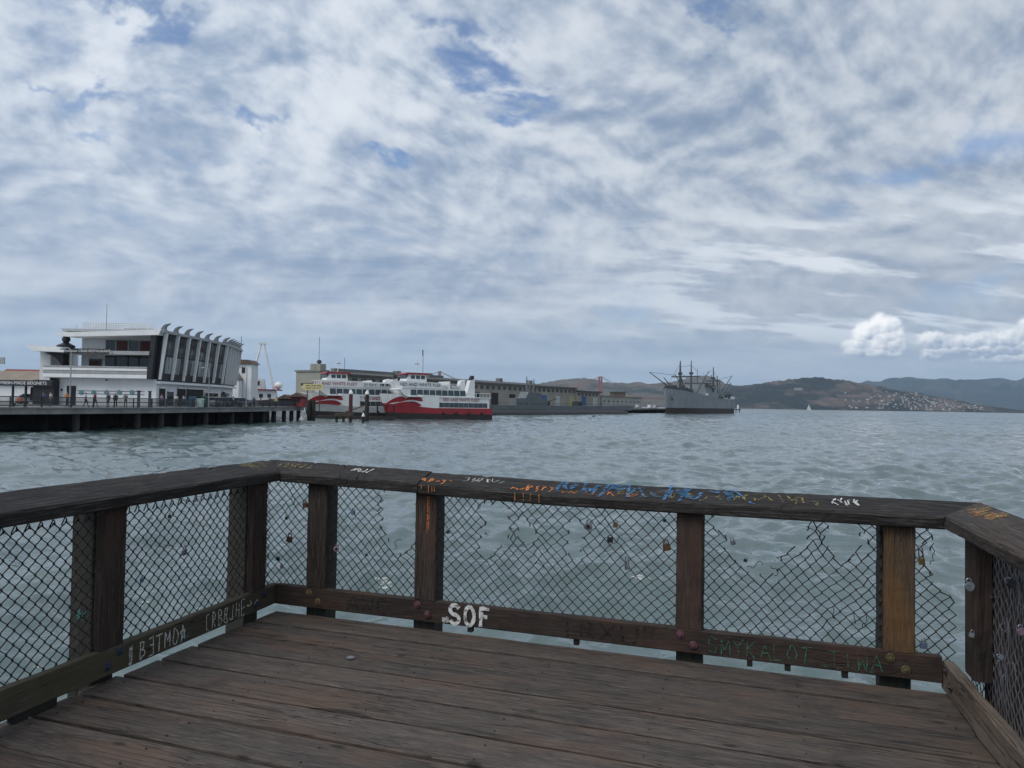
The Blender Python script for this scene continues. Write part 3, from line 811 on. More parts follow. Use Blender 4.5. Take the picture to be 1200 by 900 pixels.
scrawl(front_r, 2.15, 2.66, .10, .95, .022, 'paint_blue', PF2, 24, 7, label='blue scrawl along the top rail')
scrawl(front_r, 2.60, 3.42, .08, .95, .020, 'paint_blue', PF2, 25, 11); write(front_r, 'FT TK I', 2.5, 3.4, .1, .95, .022, 'paint_blue', PF2, 44, .12)
scrawl(front_r, 2.2, 2.75, .05, .45, .006, 'paint_orange', PF2, 26, 6)
scrawl(front_r, 2.6, 3.3, .1, .7, .005, 'paint_yellow', PF2, 27, 8)
scrawl(front_r, 3.35, 3.86, .2, .8, .006, 'paint_yellow', PF2, 28, 10)
scrawl(front_r, 3.44, 3.49, .05, .3, .016, 'paint_blue', PF2, 29, 1)
scrawl(front_r, 3.93, 4.08, .3, .78, .008, 'paint_white', PF2, 30, 5)
FF = lambda x, z: (x, -0.0700 + (z - .943) * 0.0, z)              # front edge of the top rail
rs = random.Random(31); mb = MB()
for x in (1.245, 1.30, 1.325, 1.345, 1.94, 2.0, 2.05, 2.11):
    l = rs.uniform(.02, .055); ribbon(mb, [(x, 1.008 + liftF(x) - .012), (x + rs.uniform(-.002, .002), 1.0 + liftF(x) - .012 - l)], .004, FF, rs)
mb.build('paint_drips', 'paint_orange', front_r, kind='stuff')
mb = MB()
for x in (1.262, 1.274): ribbon(mb, [(x, .93), (x + .003, .80), (x, rs.uniform(.62, .7))], .0045, lambda a, b: (a, -0.0015, b), rs)
mb.build('paint_drips', 'paint_orange', front_r, kind='stuff')
PR = RT(None)
scrawl(right_r, .0, .42, .35, .95, .007, 'paint_yellow', PR, 33, 14, label='flaking yellow scribbles on the right top rail')
scrawl(right_r, .05, .4, .3, .9, .006, 'paint_orange', PR, 34, 7)
PL = RT(liftL)
scrawl(left_r, -.30, -.02, .35, .95, .006, 'paint_yellow', PL, 35, 8, label='yellow scribble at the corner of the left top rail')
scrawl(front_r, -.05, .28, .3, .85, .006, 'paint_yellow', PF, 36, 7)
scrawl(left_r, -1.66, -1.60, .35, .42, .012, 'paint_teal', lambda x, z: (-1.629, .13 + (x + 1.63), z), 37, 3)

# ------------------------------------------------------------------ padlocks hanging in the mesh
mat('lock_brass', (0.30, 0.20, 0.07), (0.13, 0.085, 0.04), 40, 0.42, metallic=0.8); mat('lock_steel', (0.42, 0.43, 0.45), (0.20, 0.20, 0.22), 40, 0.35, metallic=0.85)
mat('lock_rust', (0.12, 0.055, 0.025), (0.045, 0.025, 0.016), 45, 0.85); mat('lock_black', (0.014, 0.014, 0.017), None, 30, 0.5); mat('lock_pink', (0.34, 0.20, 0.26), (0.2, .13, .17), 30, 0.5); mat('lock_blue', (0.10, 0.13, 0.20), None, 30, 0.5)
def padlock(frame, x, z, y, shape, m, size, label, tilt=0.0, turn=0.0):
    size *= 0.82
    o = thing('padlock', label, 'padlock', frame.matrix_basis @ Vector((x, y, z)), 0.0, 'padlocks hooked into the railing mesh')
    o.rotation_euler = Euler((0, tilt, frame.rotation_euler.z + turn)); s = size
    if shape == 'round':
        MB().lathe([(s * .30, -s * .16), (s * .48, -s * .14), (s * .52, 0), (s * .48, s * .14), (s * .30, s * .16)], 18, (0, 0, 0), 'y').build('body', m, o, smooth=False)
        MB().lathe([(s * .26, -s * .22), (s * .28, -s * .16)], 14, (0, 0, 0), 'y').build('dial', 'lock_black', o); hw, zb, zt = s * .26, s * .38, s * .85
    else:
        w = s * (.46 if shape != 'long' else .40); h = s * .42; e = s * .07; dd = s * .17
        MB().prism([(-w + e, -h), (w - e, -h), (w, -h + e), (w, h - e), (w - e, h), (-w + e, h), (-w, h - e), (-w, -h + e)], 'y', -dd, dd).build('body', m, o)
        hw, zb, zt = w * .62, h * .9, h + s * (.55 if shape != 'long' else 1.5)
    pts = [(-hw, 0, zb - s * .1), (-hw, 0, zt - hw)] + [(-hw * math.cos(a), 0, zt - hw + hw * math.sin(a)) for a in [R(q) for q in (30, 60, 90, 120, 150)]] + [(hw, 0, zt - hw), (hw, 0, zb - s * .1)]
    MB().tube(pts, s * .085, 7).build('shackle', 'lock_steel' if m != 'lock_rust' else 'lock_rust', o, smooth=True)
    return o
yF = 0.036
LF = [(.09, .53, 'box', 'lock_rust', .060, 'large rusty oval padlock near the far left corner of the front mesh'), (.06, .69, 'box', 'lock_black', .030, 'small black padlock above the rusty one in the narrow corner bay'),
      (-.01, .375, 'box', 'lock_black', .038, 'dark tilted padlock low in the narrow corner bay'), (.03, .315, 'box', 'lock_pink', .036, 'faded pink padlock lowest in the narrow corner bay'),
      (.225, .80, 'box', 'lock_rust', .055, 'brown padlock high against the first front post'), (.64, .77, 'box', 'lock_blue', .046, 'square blue grey padlock hanging upper left of the first torn panel'),
      (.505, .49, 'round', 'lock_pink', .050, 'pale pink round padlock beside the first front post'), (.76, .465, 'box', 'lock_black', .026, 'tiny black padlock in the middle of the first wide panel'),
      (1.41, .68, 'box', 'lock_black', .030, 'small dark padlock just right of the orange stained post'), (2.43, .79, 'round', 'lock_steel', .062, 'round silver padlock high in the big front panel'),
      (2.61, .81, 'box', 'lock_brass', .042, 'brass padlock high in the big front panel beside the round silver one'), (2.575, .71, 'box', 'lock_black', .050, 'dark padlock cluster piece below the brass lock'),
      (2.69, .54, 'long', 'lock_steel', .046, 'grey padlock with long shackle low in the big front panel'), (2.945, .69, 'box', 'lock_rust', .062, 'big rusty brass padlock beside the plain brown post'),
      (3.355, .75, 'box', 'lock_steel', .040, 'flat grey padlock on the torn edge right of the brown post'), (3.43, .645, 'box', 'lock_black', .028, 'small black padlock at the foot of the large tear'),
      (4.41, .72, 'long', 'lock_brass', .052, 'yellow brass padlock right of the orange tinged post'), (4.42, .235, 'box', 'lock_blue', .050, 'blue padlock resting on the kick board right of the orange tinged post'),
      (2.93, .86, 'box', 'lock_black', .026, 'tiny black padlock right under the rail near the brown post')]
for i, (x, z, sh, m, s, lb) in enumerate(LF):
    padlock(front_r, x, z, yF if not .25 < x < .45 else -.01, sh, m, s, lb, random.Random(i).uniform(-.35, .35), random.Random(i + 9).uniform(-.4, .4))
for i, (x, z, sh, m, s, lb) in enumerate([(-.95, .61, 'box', 'lock_steel', .055, 'tarnished silver padlock in the middle of the left panel'), (-1.30, .51, 'box', 'lock_blue', .034, 'small blue grey padlock left of centre in the left panel'), (-1.09, .86, 'box', 'lock_black', .030, 'small black padlock close under the left rail')]):
    padlock(left_r, x, z, yF, sh, m, s, lb, random.Random(i + 40).uniform(-.4, .4), .2)
for i, (x, z, y, sh, m, s, lb, t) in enumerate([(.40, .69, -.03, 'round', 'lock_steel', .060, 'shiny round combination padlock on the right corner post', .15), (.40, .44, -.02, 'box', 'lock_steel', .034, 'small steel padlock low on the right corner post', -.2),
        (.74, .79, .05, 'round', 'lock_black', .055, 'black padlock high in the right hand mesh', .9), (.86, .60, .05, 'box', 'lock_pink', .040, 'pinkish padlock at the right edge of the right hand mesh', .3), (.60, .40, .05, 'box', 'lock_steel', .03, 'silver tag padlock low in the right hand mesh', 1.2)]):
    padlock(right_r, x, z, y, sh, m, s, lb, t, -1.2)
# a flat washer lost on the deck
o = MB().lathe([(0.012, 0), (0.026, 0), (0.026, 0.004), (0.012, 0.004)], 18).build('washer', 'lock_steel'); o.location = deck.matrix_basis @ Vector((1.1, -.74, .004)); tag(o, 'pale metal washer lying on the deck planks', 'washer')

# ------------------------------------------------------------------ far shore: hills, houses, bridge
from mathutils import noise as mnoise
F_PX = 850.0
def hor(px): return 473.5 + (px - 600) * 0.01658
def bx_(px, Y): return (px - 600) / F_PX * Y                      # metres right of the view axis at distance Y
def bz_(px, py, Y): return 4.0 + (hor(px) - py) / F_PX * Y        # metres above the water at distance Y

def hill_mat(name, grass, dry, tree, tscale, tree_lo, tree_hi):
    mt, t, b, out = base_mat(name)
    g = t.new('ShaderNodeNewGeometry').outputs['Position']
    n1 = t.noise(t.v('SCALE', g, tscale), 1.0, 6.0, 0.62); n2 = t.noise(t.v('SCALE', g, tscale * 3.1), 1.0, 5.0, 0.6)
    n3 = t.noise(t.v('SCALE', g, tscale * 14), 1.0, 4.0, 0.7)
    col = t.mix(t.step(n2, 0.38, 0.62), grass, dry)
    col = t.mix(t.step(t.m('ADD', n1, t.m('MULTIPLY', t.m('SUBTRACT', n3, 0.5), 0.25)), tree_lo, tree_hi), col, tree)
    col = t.mix(t.m('MULTIPLY', n3, 0.45), col, tuple(x * 0.5 for x in tree))
    t.put(b.inputs['Base Color'], col); b.inputs['Roughness'].default_value = 0.95; b.inputs['Specular IOR Level'].default_value = 0.1
    return mt
hill_mat('headland', (0.105, 0.085, 0.058), (0.165, 0.125, 0.085), (0.035, 0.042, 0.026), 0.0022, 0.50, 0.60)
hill_mat('wooded_hill', (0.090, 0.072, 0.055), (0.155, 0.115, 0.09), (0.024, 0.029, 0.023), 0.0030, 0.43, 0.55)
hill_mat('far_ridge', (0.05, 0.055, 0.04), (0.08, 0.075, 0.055), (0.025, 0.032, 0.022), 0.0012, 0.40, 0.55)

def hill(name, m, ridge, Y, front, back, seed, bumpy, nx=260, nf=34, label=None):
    pts = [(bx_(px, Y), bz_(px, py, Y)) for px, py in ridge]
    xs = np.linspace(pts[0][0], pts[-1][0], nx); hs = np.interp(xs, [q[0] for q in pts], [q[1] for q in pts])
    ker = np.ones(5) / 5; hs = np.convolve(np.pad(hs, 2, 'edge'), ker, 'valid')
    rows = []
    for j in range(nf + 9):
        row = []
        for i, x in enumerate(xs):
            h = max(hs[i] - 4, -3)
            if j <= nf:
                t = j / nf; y = Y - front * (1 - t); prof = t ** 0.8 * (1.25 - 0.25 * t)
            else:
                t = (j - nf) / 8; y = Y + back * t; prof = 1 - t * t
            g = mnoise.fractal(Vector((x * 0.0042 + seed, y * 0.0030, seed)), 0.9, 2.1, 5)
            g2 = mnoise.fractal(Vector((x * 0.0016 + seed, y * 0.0012, seed * 2)), 1.0, 2.0, 3)
            w = math.sin(min(1, t if j <= nf else 1 - t) * math.pi)
            z = h * prof * (1 + 0.30 * g * w + 0.22 * g2 * w) + bumpy * mnoise.fractal(Vector((x * 0.03, y * 0.03, seed)), 0.8, 2.0, 4) * (0.25 + 0.75 * prof) - 2.5
            if j == nf: z = h + bumpy * 0.8 * mnoise.fractal(Vector((x * 0.035, 1.7, seed)), 0.7, 2.0, 4)
            if j == 0 or j == nf + 8: z = -3.0
            row.append((x + 60 * mnoise.noise(Vector((x * .002, y * .002, seed + 5))) * w, y, max(z, -3.0)))
        rows.append(row)
    o = MB().grid(rows).build(name, m, None, smooth=True); o['kind'] = 'structure'
    if label: o['label'] = label
    return xs, rows, nf
hill('far_ridge', 'far_ridge', [(560, 476), (800, 470), (905, 462), (960, 453), (985, 450.5), (1005, 449.5), (1030, 447), (1060, 443.8), (1075, 443), (1095, 444.2), (1112, 446), (1130, 444.3), (1150, 444.5), (1170, 441.8), (1185, 445), (1200, 448), (1235, 452), (1280, 446), (1340, 450), (1400, 458), (1500, 470)], 13000, 2400, 1500, 9.1, 10, label='blue hazy mountain ridge behind the wooded hill')
hill('headland_hills', 'headland', [(180, 466), (320, 467), (420, 466), (520, 463), (560, 459), (600, 453.5), (630, 449.5), (648, 446), (668, 443.3), (690, 442.8), (703, 446), (712, 449), (722, 447.5), (735, 449), (752, 448.5), (765, 450.5), (780, 449), (795, 445), (812, 441.5), (826, 443), (838, 447), (850, 451), (870, 451.5), (890, 454), (920, 460), (960, 470), (990, 481)], 7300, 1500, 900, 3.3, 9, label='dry brown headland hills beyond the bridge')
hx, hrows, hnf = hill('wooded_hill', 'wooded_hill', [(800, 480), (820, 472), (840, 461), (858, 452.5), (880, 450.5), (905, 447), (925, 444), (942, 442), (958, 441.5), (972, 443.5), (985, 444.5), (1000, 448), (1020, 451), (1040, 455), (1070, 461), (1100, 468), (1130, 475), (1150, 480), (1160, 484)], 5500, 900, 700, 6.2, 11, nx=320, label='wooded hillside dotted with houses above the far shore')
low = []
MB().hexa([(2600, 9000, -3), (8200, 9000, -3), (8200, 9500, -3), (2600, 9500, -3), (2700, 9100, 7), (8000, 9100, 9), (8000, 9400, 12), (2700, 9400, 10)]).build('low_shore', 'far_ridge', None)['kind'] = 'structure'

for nm, c in (('house_white', (0.56, 0.56, 0.54)), ('house_cream', (0.38, 0.34, 0.27)), ('house_grey', (0.24, 0.255, 0.27)), ('house_tan', (0.29, 0.225, 0.17))): mat(nm, c, None, 0.4, 0.7)
mat('house_roof', (0.11, 0.095, 0.09), (0.16, 0.11, 0.09), 0.3, 0.85)
def house_mesh(w, dp, h, m, k):
    mb = MB(); mb.box(-w / 2, w / 2, -dp / 2, dp / 2, -4, h)
    me = mb.mesh('house'); me.materials.append(MATS[m]); me.materials.append(MATS['house_roof'])
    rb = MB(); rb.v = list(mb.v); rb.f = list(mb.f); k0 = len(rb.f)
    o = 0.6
    rb.add([(-w / 2 - o, -dp / 2 - o, h), (w / 2 + o, -dp / 2 - o, h), (w / 2 + o, dp / 2 + o, h), (-w / 2 - o, dp / 2 + o, h), (-w / 2 - o, 0, h + 3.2), (w / 2 + o, 0, h + 3.2)], [(3, 2, 1, 0), (0, 1, 5, 4), (2, 3, 4, 5), (1, 2, 5), (3, 0, 4)])
    k1 = len(rb.f)
    for zz in (1.5, 4.5):       # rows of windows facing the bay
        for q in range(3):
            x = -w / 2 + w * (q + .5) / 3; rb.box(x - .8, x + .8, -dp / 2 - .15, -dp / 2 - .02, zz, zz + 1.5)
    me2 = rb.mesh('house'); me2.materials.append(MATS[m]); me2.materials.append(MATS['house_roof'])
    for i, pl in enumerate(me2.polygons): pl.material_index = 0 if i < k0 else 1
    return me2
HM = [house_mesh(15, 11, 8, 'house_white', 0), house_mesh(11, 10, 7, 'house_white', 1), house_mesh(17, 12, 9, 'house_cream', 2), house_mesh(12, 10, 9, 'house_grey', 3), house_mesh(13, 11, 7, 'house_tan', 4)]
rs = random.Random(77); nh = 0
while nh < 270:
    px = 975 + 178 * rs.betavariate(2.2, 1.6); tr = rs.betavariate(0.8, 2.5) * (0.95 if px > 1040 else 0.7)
    i = int(np.clip(np.searchsorted(hx, bx_(px, 5500 - 900 * (1 - tr))), 1, len(hx) - 2)); j = int(tr * hnf)
    P = hrows[j][i]
    if P[2] < 1.0: continue
    kd = rs.choice([0, 0, 1, 1, 2, 3, 4]); o = link('house', HM[kd], None)
    o.location = (P[0] + rs.uniform(-6, 6), P[1], P[2] + 1.0); o.rotation_euler = (0, 0, rs.uniform(-0.6, 0.6)); s_ = rs.uniform(.42, .85) * (1.1 if tr < .3 else .8); o.scale = (s_, s_, s_)
    lb = ('white', 'small white', 'cream', 'grey', 'tan')[kd] + ' house ' + ('close to the waterline' if tr < .14 else 'on the lower slope' if tr < .36 else 'high up among trees') + ' on the ' + ('left part' if px < 1045 else 'middle' if px < 1095 else 'right tail') + ' of the far hillside'
    tag(o, lb, 'house', 'houses on the far wooded hillside'); nh += 1
for k in range(12):   # long low buildings along the far waterline
    px = 1150 + k * 6 + rs.uniform(-2, 2); Y = 9060
    o = link('house', HM[k % 3], None); o.location = (bx_(px, Y), Y, 8); o.scale = (2.2, 2, 1.1)
    tag(o, 'pale waterfront building on the low far shore at right', 'house', 'waterfront buildings on the low shore')
o = link('house', HM[2], None); P = hrows[int(.55 * hnf)][int(np.searchsorted(hx, bx_(931, 5100)))]; o.location = (P[0], P[1], P[2] + 1); o.scale = (3, 1.6, 1.2); tag(o, 'long white building alone high on the brown slope', 'building')

# ---- suspension bridge
mat('bridge_red', (0.30, 0.075, 0.05), (0.22, 0.06, 0.045), 0.05, 0.6)
NTW, STW = Vector((bx_(703.5, 5600), 5600, 0)), Vector((bx_(515, 5150), 5150, 0))
br = thing('suspension_bridge', 'red suspension bridge with two tall towers far behind the harbour sheds', 'bridge', NTW, 0.0)
axb = (STW - NTW).normalized(); pb = Vector((-axb.y, axb.x, 0)); LB = (STW - NTW).length
for base in (Vector((0, 0, 0)), STW - NTW):
    mb = MB(); 
    for sgn in (-1, 1):
        for z0, z1, w in ((-3, 67, 17), (67, 120, 14.5), (120, 165, 12.5), (165, 205, 11), (205, 229, 9.5)):
            c = base + pb * sgn * 19; mb.bar(c + Vector((0, 0, z0)), c + Vector((0, 0, z1)), w, w * 1.1, tuple(pb))
    tw = mb.build('tower', 'bridge_red', br)
    for z in (60, 112, 150, 186, 222):
        MB().bar(base - pb * 19 + Vector((0, 0, z)), base + pb * 19 + Vector((0, 0, z)), 8, 10).build('cross_strut', 'bridge_red', tw)
MB().bar(axb * -1000 + Vector((0, 0, 67)), axb * (LB + 900) + Vector((0, 0, 67)), 27, 8).build('deck', 'bridge_red', br)
for sgn in (-1, 1):
    pts = []
    for k in range(41):
        t = k / 40; pts.append(pb * sgn * 16 + axb * (LB * t) + Vector((0, 0, 78 + 150 * (2 * t - 1) ** 2)))
    pts = [pb * sgn * 16 + axb * -360 + Vector((0, 0, 70))] + pts + [pb * sgn * 16 + axb * (LB + 360) + Vector((0, 0, 70))]
    MB().tube(pts, 1.6, 5).build('main_cable', 'bridge_red', br)
mb = MB()
for k in range(1, 60):
    t = k / 60; q = axb * (LB * t); mb.bar(q + Vector((0, 0, 68)), q + Vector((0, 0, 78 + 150 * (2 * t - 1) ** 2)), .5)
mb.build('suspenders', 'bridge_red', br, kind='stuff')

# ---- tiny sail boat out on the strait
mat('sail_white', (0.78, 0.78, 0.76), None, 2, 0.7); mat('boat_white', (0.70, 0.71, 0.71), (0.60, 0.61, 0.61), 1.2, 0.45, grime=0.25); mat('dark_metal', (0.03, 0.032, 0.035), None, 3, 0.6)
sb = thing('sailing_boat', 'tiny white sailing boat on open water below the wooded hill', 'sailing boat', (bx_(948, 1900), 1900, 0), R(15))
MB().hexa([(-6, -1, -.4), (5, -.8, -.4), (5, .8, -.4), (-6, 1, -.4), (-6.5, -1.6, 1.3), (8, -.1, 1.6), (8, .1, 1.6), (-6.5, 1.6, 1.3)]).build('hull', 'boat_white', sb)
MB().tube([(1, 0, 1), (1, 0, 18)], .15, 6).build('mast', 'dark_metal', sb)
MB().prism([(.8, 2.2), (-5.5, 2.4), (.8, 17.5)], 'y', -.05, .05).build('mainsail', 'sail_white', sb); MB().prism([(1.4, 2), (7.6, 1.9), (1.4, 14)], 'y', -.04, .04).build('jib', 'sail_white', sb)

# ------------------------------------------------------------------ harbour sheds on their wharf
mat('shed_wall', (0.30, 0.285, 0.235), (0.245, 0.235, 0.20), 0.12, 0.85, grime=0.35); mat('shed_roof', (0.060, 0.062, 0.060), (0.10, 0.10, 0.095), 0.1, 0.9, grime=0.4); mat('shed_pale', (0.36, 0.38, 0.34), None, 0.1, 0.85, grime=0.3)
mat('roof_grey', (0.21, 0.215, 0.205), (0.15, 0.155, 0.15), 0.09, 0.9, grime=0.4); mat('dark_open', (0.014, 0.014, 0.015), None, 0.5, 0.8); mat('door_blue', (0.03, 0.10, 0.26), None, 0.6, 0.6); mat('door_yellow', (0.36, 0.33, 0.16), None, 0.6, 0.7); mat('door_pale', (0.42, 0.45, 0.45), None, 0.6, 0.7)
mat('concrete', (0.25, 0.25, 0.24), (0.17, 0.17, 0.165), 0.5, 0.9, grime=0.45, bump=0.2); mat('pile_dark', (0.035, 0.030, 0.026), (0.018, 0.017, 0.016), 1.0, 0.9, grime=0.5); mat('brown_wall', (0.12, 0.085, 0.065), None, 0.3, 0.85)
glass('shed_glass', (0.016, 0.019, 0.021), 0.3)
SA, SD = Vector((-74, 253, 0)), Vector((0.535, 0.846, 0)).normalized()
SRZ = math.atan2(SD.y, SD.x)
def s_of(px): r_ = (px - 600) / F_PX; return (253 * r_ + 74) / (0.5345 - 0.8452 * r_)
WZ = 2.8
wharf = thing('wharf', 'long concrete wharf on black piles under the harbour sheds', 'wharf', SA, SRZ)
MB().box(8, 350, -36, 14, 2.0, WZ).build('slab', 'concrete', wharf)
MB().box(8.2, 349, -35.6, -35.0, 1.2, 1.98).build('fender_beam', 'pile_dark', wharf)
pm = MB().lathe([(.38, -2.5), (.35, 1.99)], 8).mesh('pile', True)
for k in range(86):
    o = link('pile', pm, 'pile_dark', wharf); o.location = (9.5 + k * 3.95, -34.6, 0)
MB().box(9, 349, -30, -29, -2.5, 1.99).build('bulkhead', 'pile_dark', wharf)
def shed(name, label, s0, s1, ridge, eave, yb, wallm, roofm, win=None, doors=(), flat=False):
    o = thing(name, label, 'building', SA + SD * s0 + Vector((0, 0, WZ)), SRZ); L = s1 - s0; e, r_ = eave - WZ, ridge - WZ
    MB().box(0, L, 0, yb, 0, e).build('wall', wallm, o)
    if flat: rf = MB().box(-.4, L + .4, -.5, yb + .5, e + .003, r_).build('roof', roofm, o)
    else:
        rf = MB().prism([(-1.2, e + .01), (yb + 1.2, e + .01), (yb + 1.2, e + .5), (yb / 2, r_ + .3), (-1.2, e + .8)], 'x', -.3, L + .6).build('roof', roofm, o)
    if win:
        z0, z1, st, w = win; wm = MB().box(0, w, -.10, -.02, z0 - WZ, z1 - WZ).mesh('window')
        x = 2.0
        while x + w < L - 1:
            q = link('window', wm, 'shed_glass', o); q.location = (x, 0, 0); x += st
    for sx0, sx1, z1, dm in doors:
        MB().box(sx0 - s0, sx1 - s0, -.14, -.03, 0.05, z1 - WZ).build('door', dm, o)
    return o, rf
DO = lambda a, b, m, z=9.4: (s_of(a), s_of(b), z, m)
o, rf = shed('harbour_shed', 'long beige harbour shed with dark roof and clerestory windows behind the submarine', 13.2, 209, 15.2, 13.4, 12.4, 'shed_wall', 'shed_roof', (11.0, 12.8, 5.0, 2.6),
     [DO(523, 531, 'dark_open'), DO(555, 562, 'dark_open'), DO(576, 584, 'dark_open'), DO(597, 604, 'dark_open', 9.0), DO(635, 641, 'door_blue', 9.2), DO(651, 656, 'door_pale', 9.0), DO(667, 672, 'door_yellow', 9.2)])
MB().box(8, 75, 5.2, 7.2, 11.5, 13.6).build('skylight_ridge', 'roof_grey', rf)
for sx in (42, 63, 120, 150): MB().box(sx, sx + 2.5, 4, 6.5, 11.0, 14.2).build('vent', 'roof_grey', rf)
shed('harbour_shed', 'lower beige shed with blue door at the far end of the row', 209.9, 243, 12.9, 12.0, 12.0, 'shed_wall', 'shed_roof', (9.7, 11.4, 5.0, 2.6), [DO(682, 687, 'door_blue', 9.3), DO(695, 700, 'door_pale', 9.0)])
shed('harbour_shed', 'pale green low shed at the outer end of the wharf', 246, 312, 10.4, 9.6, 12, 'shed_pale', 'roof_grey', (6.2, 7.4, 7.0, 2.2), flat=True)
o, rf = shed('gatehouse_building', 'beige flat roofed block at the near end of the long shed', 9.3, 13.0, 15.2, 14.6, 12.7, 'shed_wall', 'roof_grey', flat=True)
for y0, y1 in ((8.6, 10.0), (1.8, 8.2)): MB().box(-.1, -.02, y0, y1, 6.0, 7.6).build('window', 'shed_glass', o)
MB().box(1.0, 3.0, -.1, -.02, 6.0, 7.6).build('window', 'shed_glass', o)
ph = MB().box(.6, 3.4, .8, 6.0, 12.41, 14.6).build('penthouse', 'shed_wall', rf); MB().tube([(2.0, 3, 14.5), (2.0, 3, 24.5)], .08, 5).build('antenna_mast', 'dark_metal', ph); MB().lathe([(.2, 14.6), (.9, 15.0), (.7, 15.9), (.2, 16.1)], 10, (1.2, 2, 0)).build('satellite_dome', 'dark_metal', ph)
t_ = thing('brown_building', 'small brown block behind the pale green shed', 'building', (bx_(727, 560), 560, WZ)); MB().box(-6, 4, 0, 14, 0, 11.4).build('wall', 'brown_wall', t_); MB().box(4.01, 9, 0, 12, 0, 10).build('annex', 'shed_wall', t_); MB().box(-6.5, 4.2, -.5, 14.5, 11.41, 12).build('roof', 'shed_roof', t_)
for k, (s, y, c) in enumerate(((252, -22, 'door_pale'), (262, -26, 'boat_white'), (276, -24, 'door_pale'), (300, -24, 'boat_white'), (318, -20, 'boat_white'))):
    P = SA + SD * s + Vector((SD.y, -SD.x, 0)) * -y
    v_ = thing('van', ('white van parked on the wharf in front of the pale green shed', 'second white van from the left on the outer wharf', 'pale van in the middle of the outer wharf', 'white van near the bow of the grey ship', 'rightmost white van at the wharf tip')[k], 'van', (P.x, P.y, WZ), SRZ, 'vans on the outer wharf')
    MB().prism([(-2.4, .4), (2.4, .4), (2.4, 1.3), (1.6, 2.1), (-2.4, 2.2)], 'y', -1, 1).build('body', c, v_); MB().prism([(1.45, 1.35), (2.2, 1.35), (1.55, 2.0)], 'y', -1.01, 1.01).build('windscreen', 'shed_glass', v_)
    for wx in (-1.5, 1.5):
        for wy in (-.95, .75): MB().lathe([(.36, 0), (.36, .2)], 10, (wx, wy, .36), 'y').build('wheel', 'dark_metal', v_)

# ------------------------------------------------------------------ submarine alongside
mat('sub_grey', (0.125, 0.14, 0.15), (0.095, 0.107, 0.115), 0.3, 0.6, grime=0.3); mat('sub_dark', (0.028, 0.030, 0.032), None, 0.3, 0.6)
BOW = Vector((60, 370, 0)); sm = thing('submarine', 'long grey museum submarine moored below the beige shed', 'submarine', BOW, SRZ)
rows = []
for k in range(41):
    t = k / 40; x = -175 * t; b = 4.6 * min(1, (t / .12) ** .6 + .02) * min(1, ((1.001 - t) / .12) ** .5 + .02); zc = 0.2
    rows.append([(x, b * math.cos(a), zc + 2.3 * min(1, b / 3.5) * math.sin(a)) for a in [R(-40 + 260 * i / 14) for i in range(15)]])
MB().grid(rows).build('pressure_hull', 'sub_dark', sm, smooth=True)
MB().prism([(-172, 1.8), (-3, 1.8), (1.5, 3.9), (-12, 4.1), (-60, 3.7), (-172, 3.4)], 'y', -2.3, 2.3).build('deck_casing', 'sub_grey', sm)
ct = MB().prism([(-112, 3.5), (-88, 3.5), (-88, 6.2), (-93, 6.4), (-93, 8.6), (-103, 8.8), (-105, 6.4), (-112, 6.2)], 'y', -1.9, 1.9).build('conning_tower', 'sub_grey', sm)
for x, z in ((-96, 14.2), (-99, 13.2), (-101.5, 15.0)): MB().tube([(x, 0, 8), (x, 0, z * .8), (x, 0, z)], [.45, .35, .14], 8).build('periscope', 'sub_grey', ct)
MB().tube([(-84, 0, 3.5), (-84, 0, 5.4)], .8, 8).build('gun_mount', 'sub_dark', sm); MB().tube([(-84, 0, 5.3), (-77, 0, 6.6)], .2, 6).build('gun_barrel', 'sub_dark', sm)
MB().box(-60, -56, -1.6, 1.6, 3.6, 5.6).build('hatch_house', 'sub_dark', sm)
mb = MB()
for k in range(34): mb.tube([(-4 - k * 5, 2.1, 3.3), (-4 - k * 5, 2.1, 4.6)], .05, 4); mb.tube([(-4 - k * 5, -2.1, 3.3), (-4 - k * 5, -2.1, 4.6)], .05, 4)
for sgn in (-1, 1): mb.tube([(-4, 2.1 * sgn, 4.6), (-172, 2.1 * sgn, 4.4)], .04, 4)
mb.build('guard_wires', 'sub_dark', sm, kind='stuff')

# ------------------------------------------------------------------ grey wartime cargo ship
mat('ship_grey', (0.225, 0.255, 0.270), (0.180, 0.208, 0.222), 0.16, 0.6, grime=0.35); mat('ship_dark', (0.06, 0.068, 0.072), (0.045, 0.05, 0.053), 0.3, 0.65); mat('ship_boot', (0.022, 0.018, 0.018), (0.034, 0.020, 0.018), 0.2, 0.7)
SL = 130.0; bowP, sternP = Vector((88.6, 415, 0)), Vector((156.2, 526, 0)); hd = (bowP - sternP).normalized()
shp = thing('cargo_ship', 'grey wartime cargo ship with masts and booms moored at the end of the wharf', 'ship', sternP, math.atan2(hd.y, hd.x))
def sheer(t): return 9.8 + 2.2 * max(0, (0.14 - t) / 0.14) + 4.9 * max(0, (t - 0.40) / 0.60) ** 1.3
def hb(t, z):
    full = 9.0 * (1 - max(0, (t - 0.72) / 0.28) ** 3.0) * (1 - 0.55 * max(0, (0.12 - t) / 0.12) ** 1.6)
    fl = 1 - 0.38 * max(0, (t - 0.74) / 0.26) * (1 - min(1, z / 14)) - 0.45 * max(0, (0.12 - t) / 0.12) * (1 - min(1, z / 8))
    return max(0.12, full * fl)
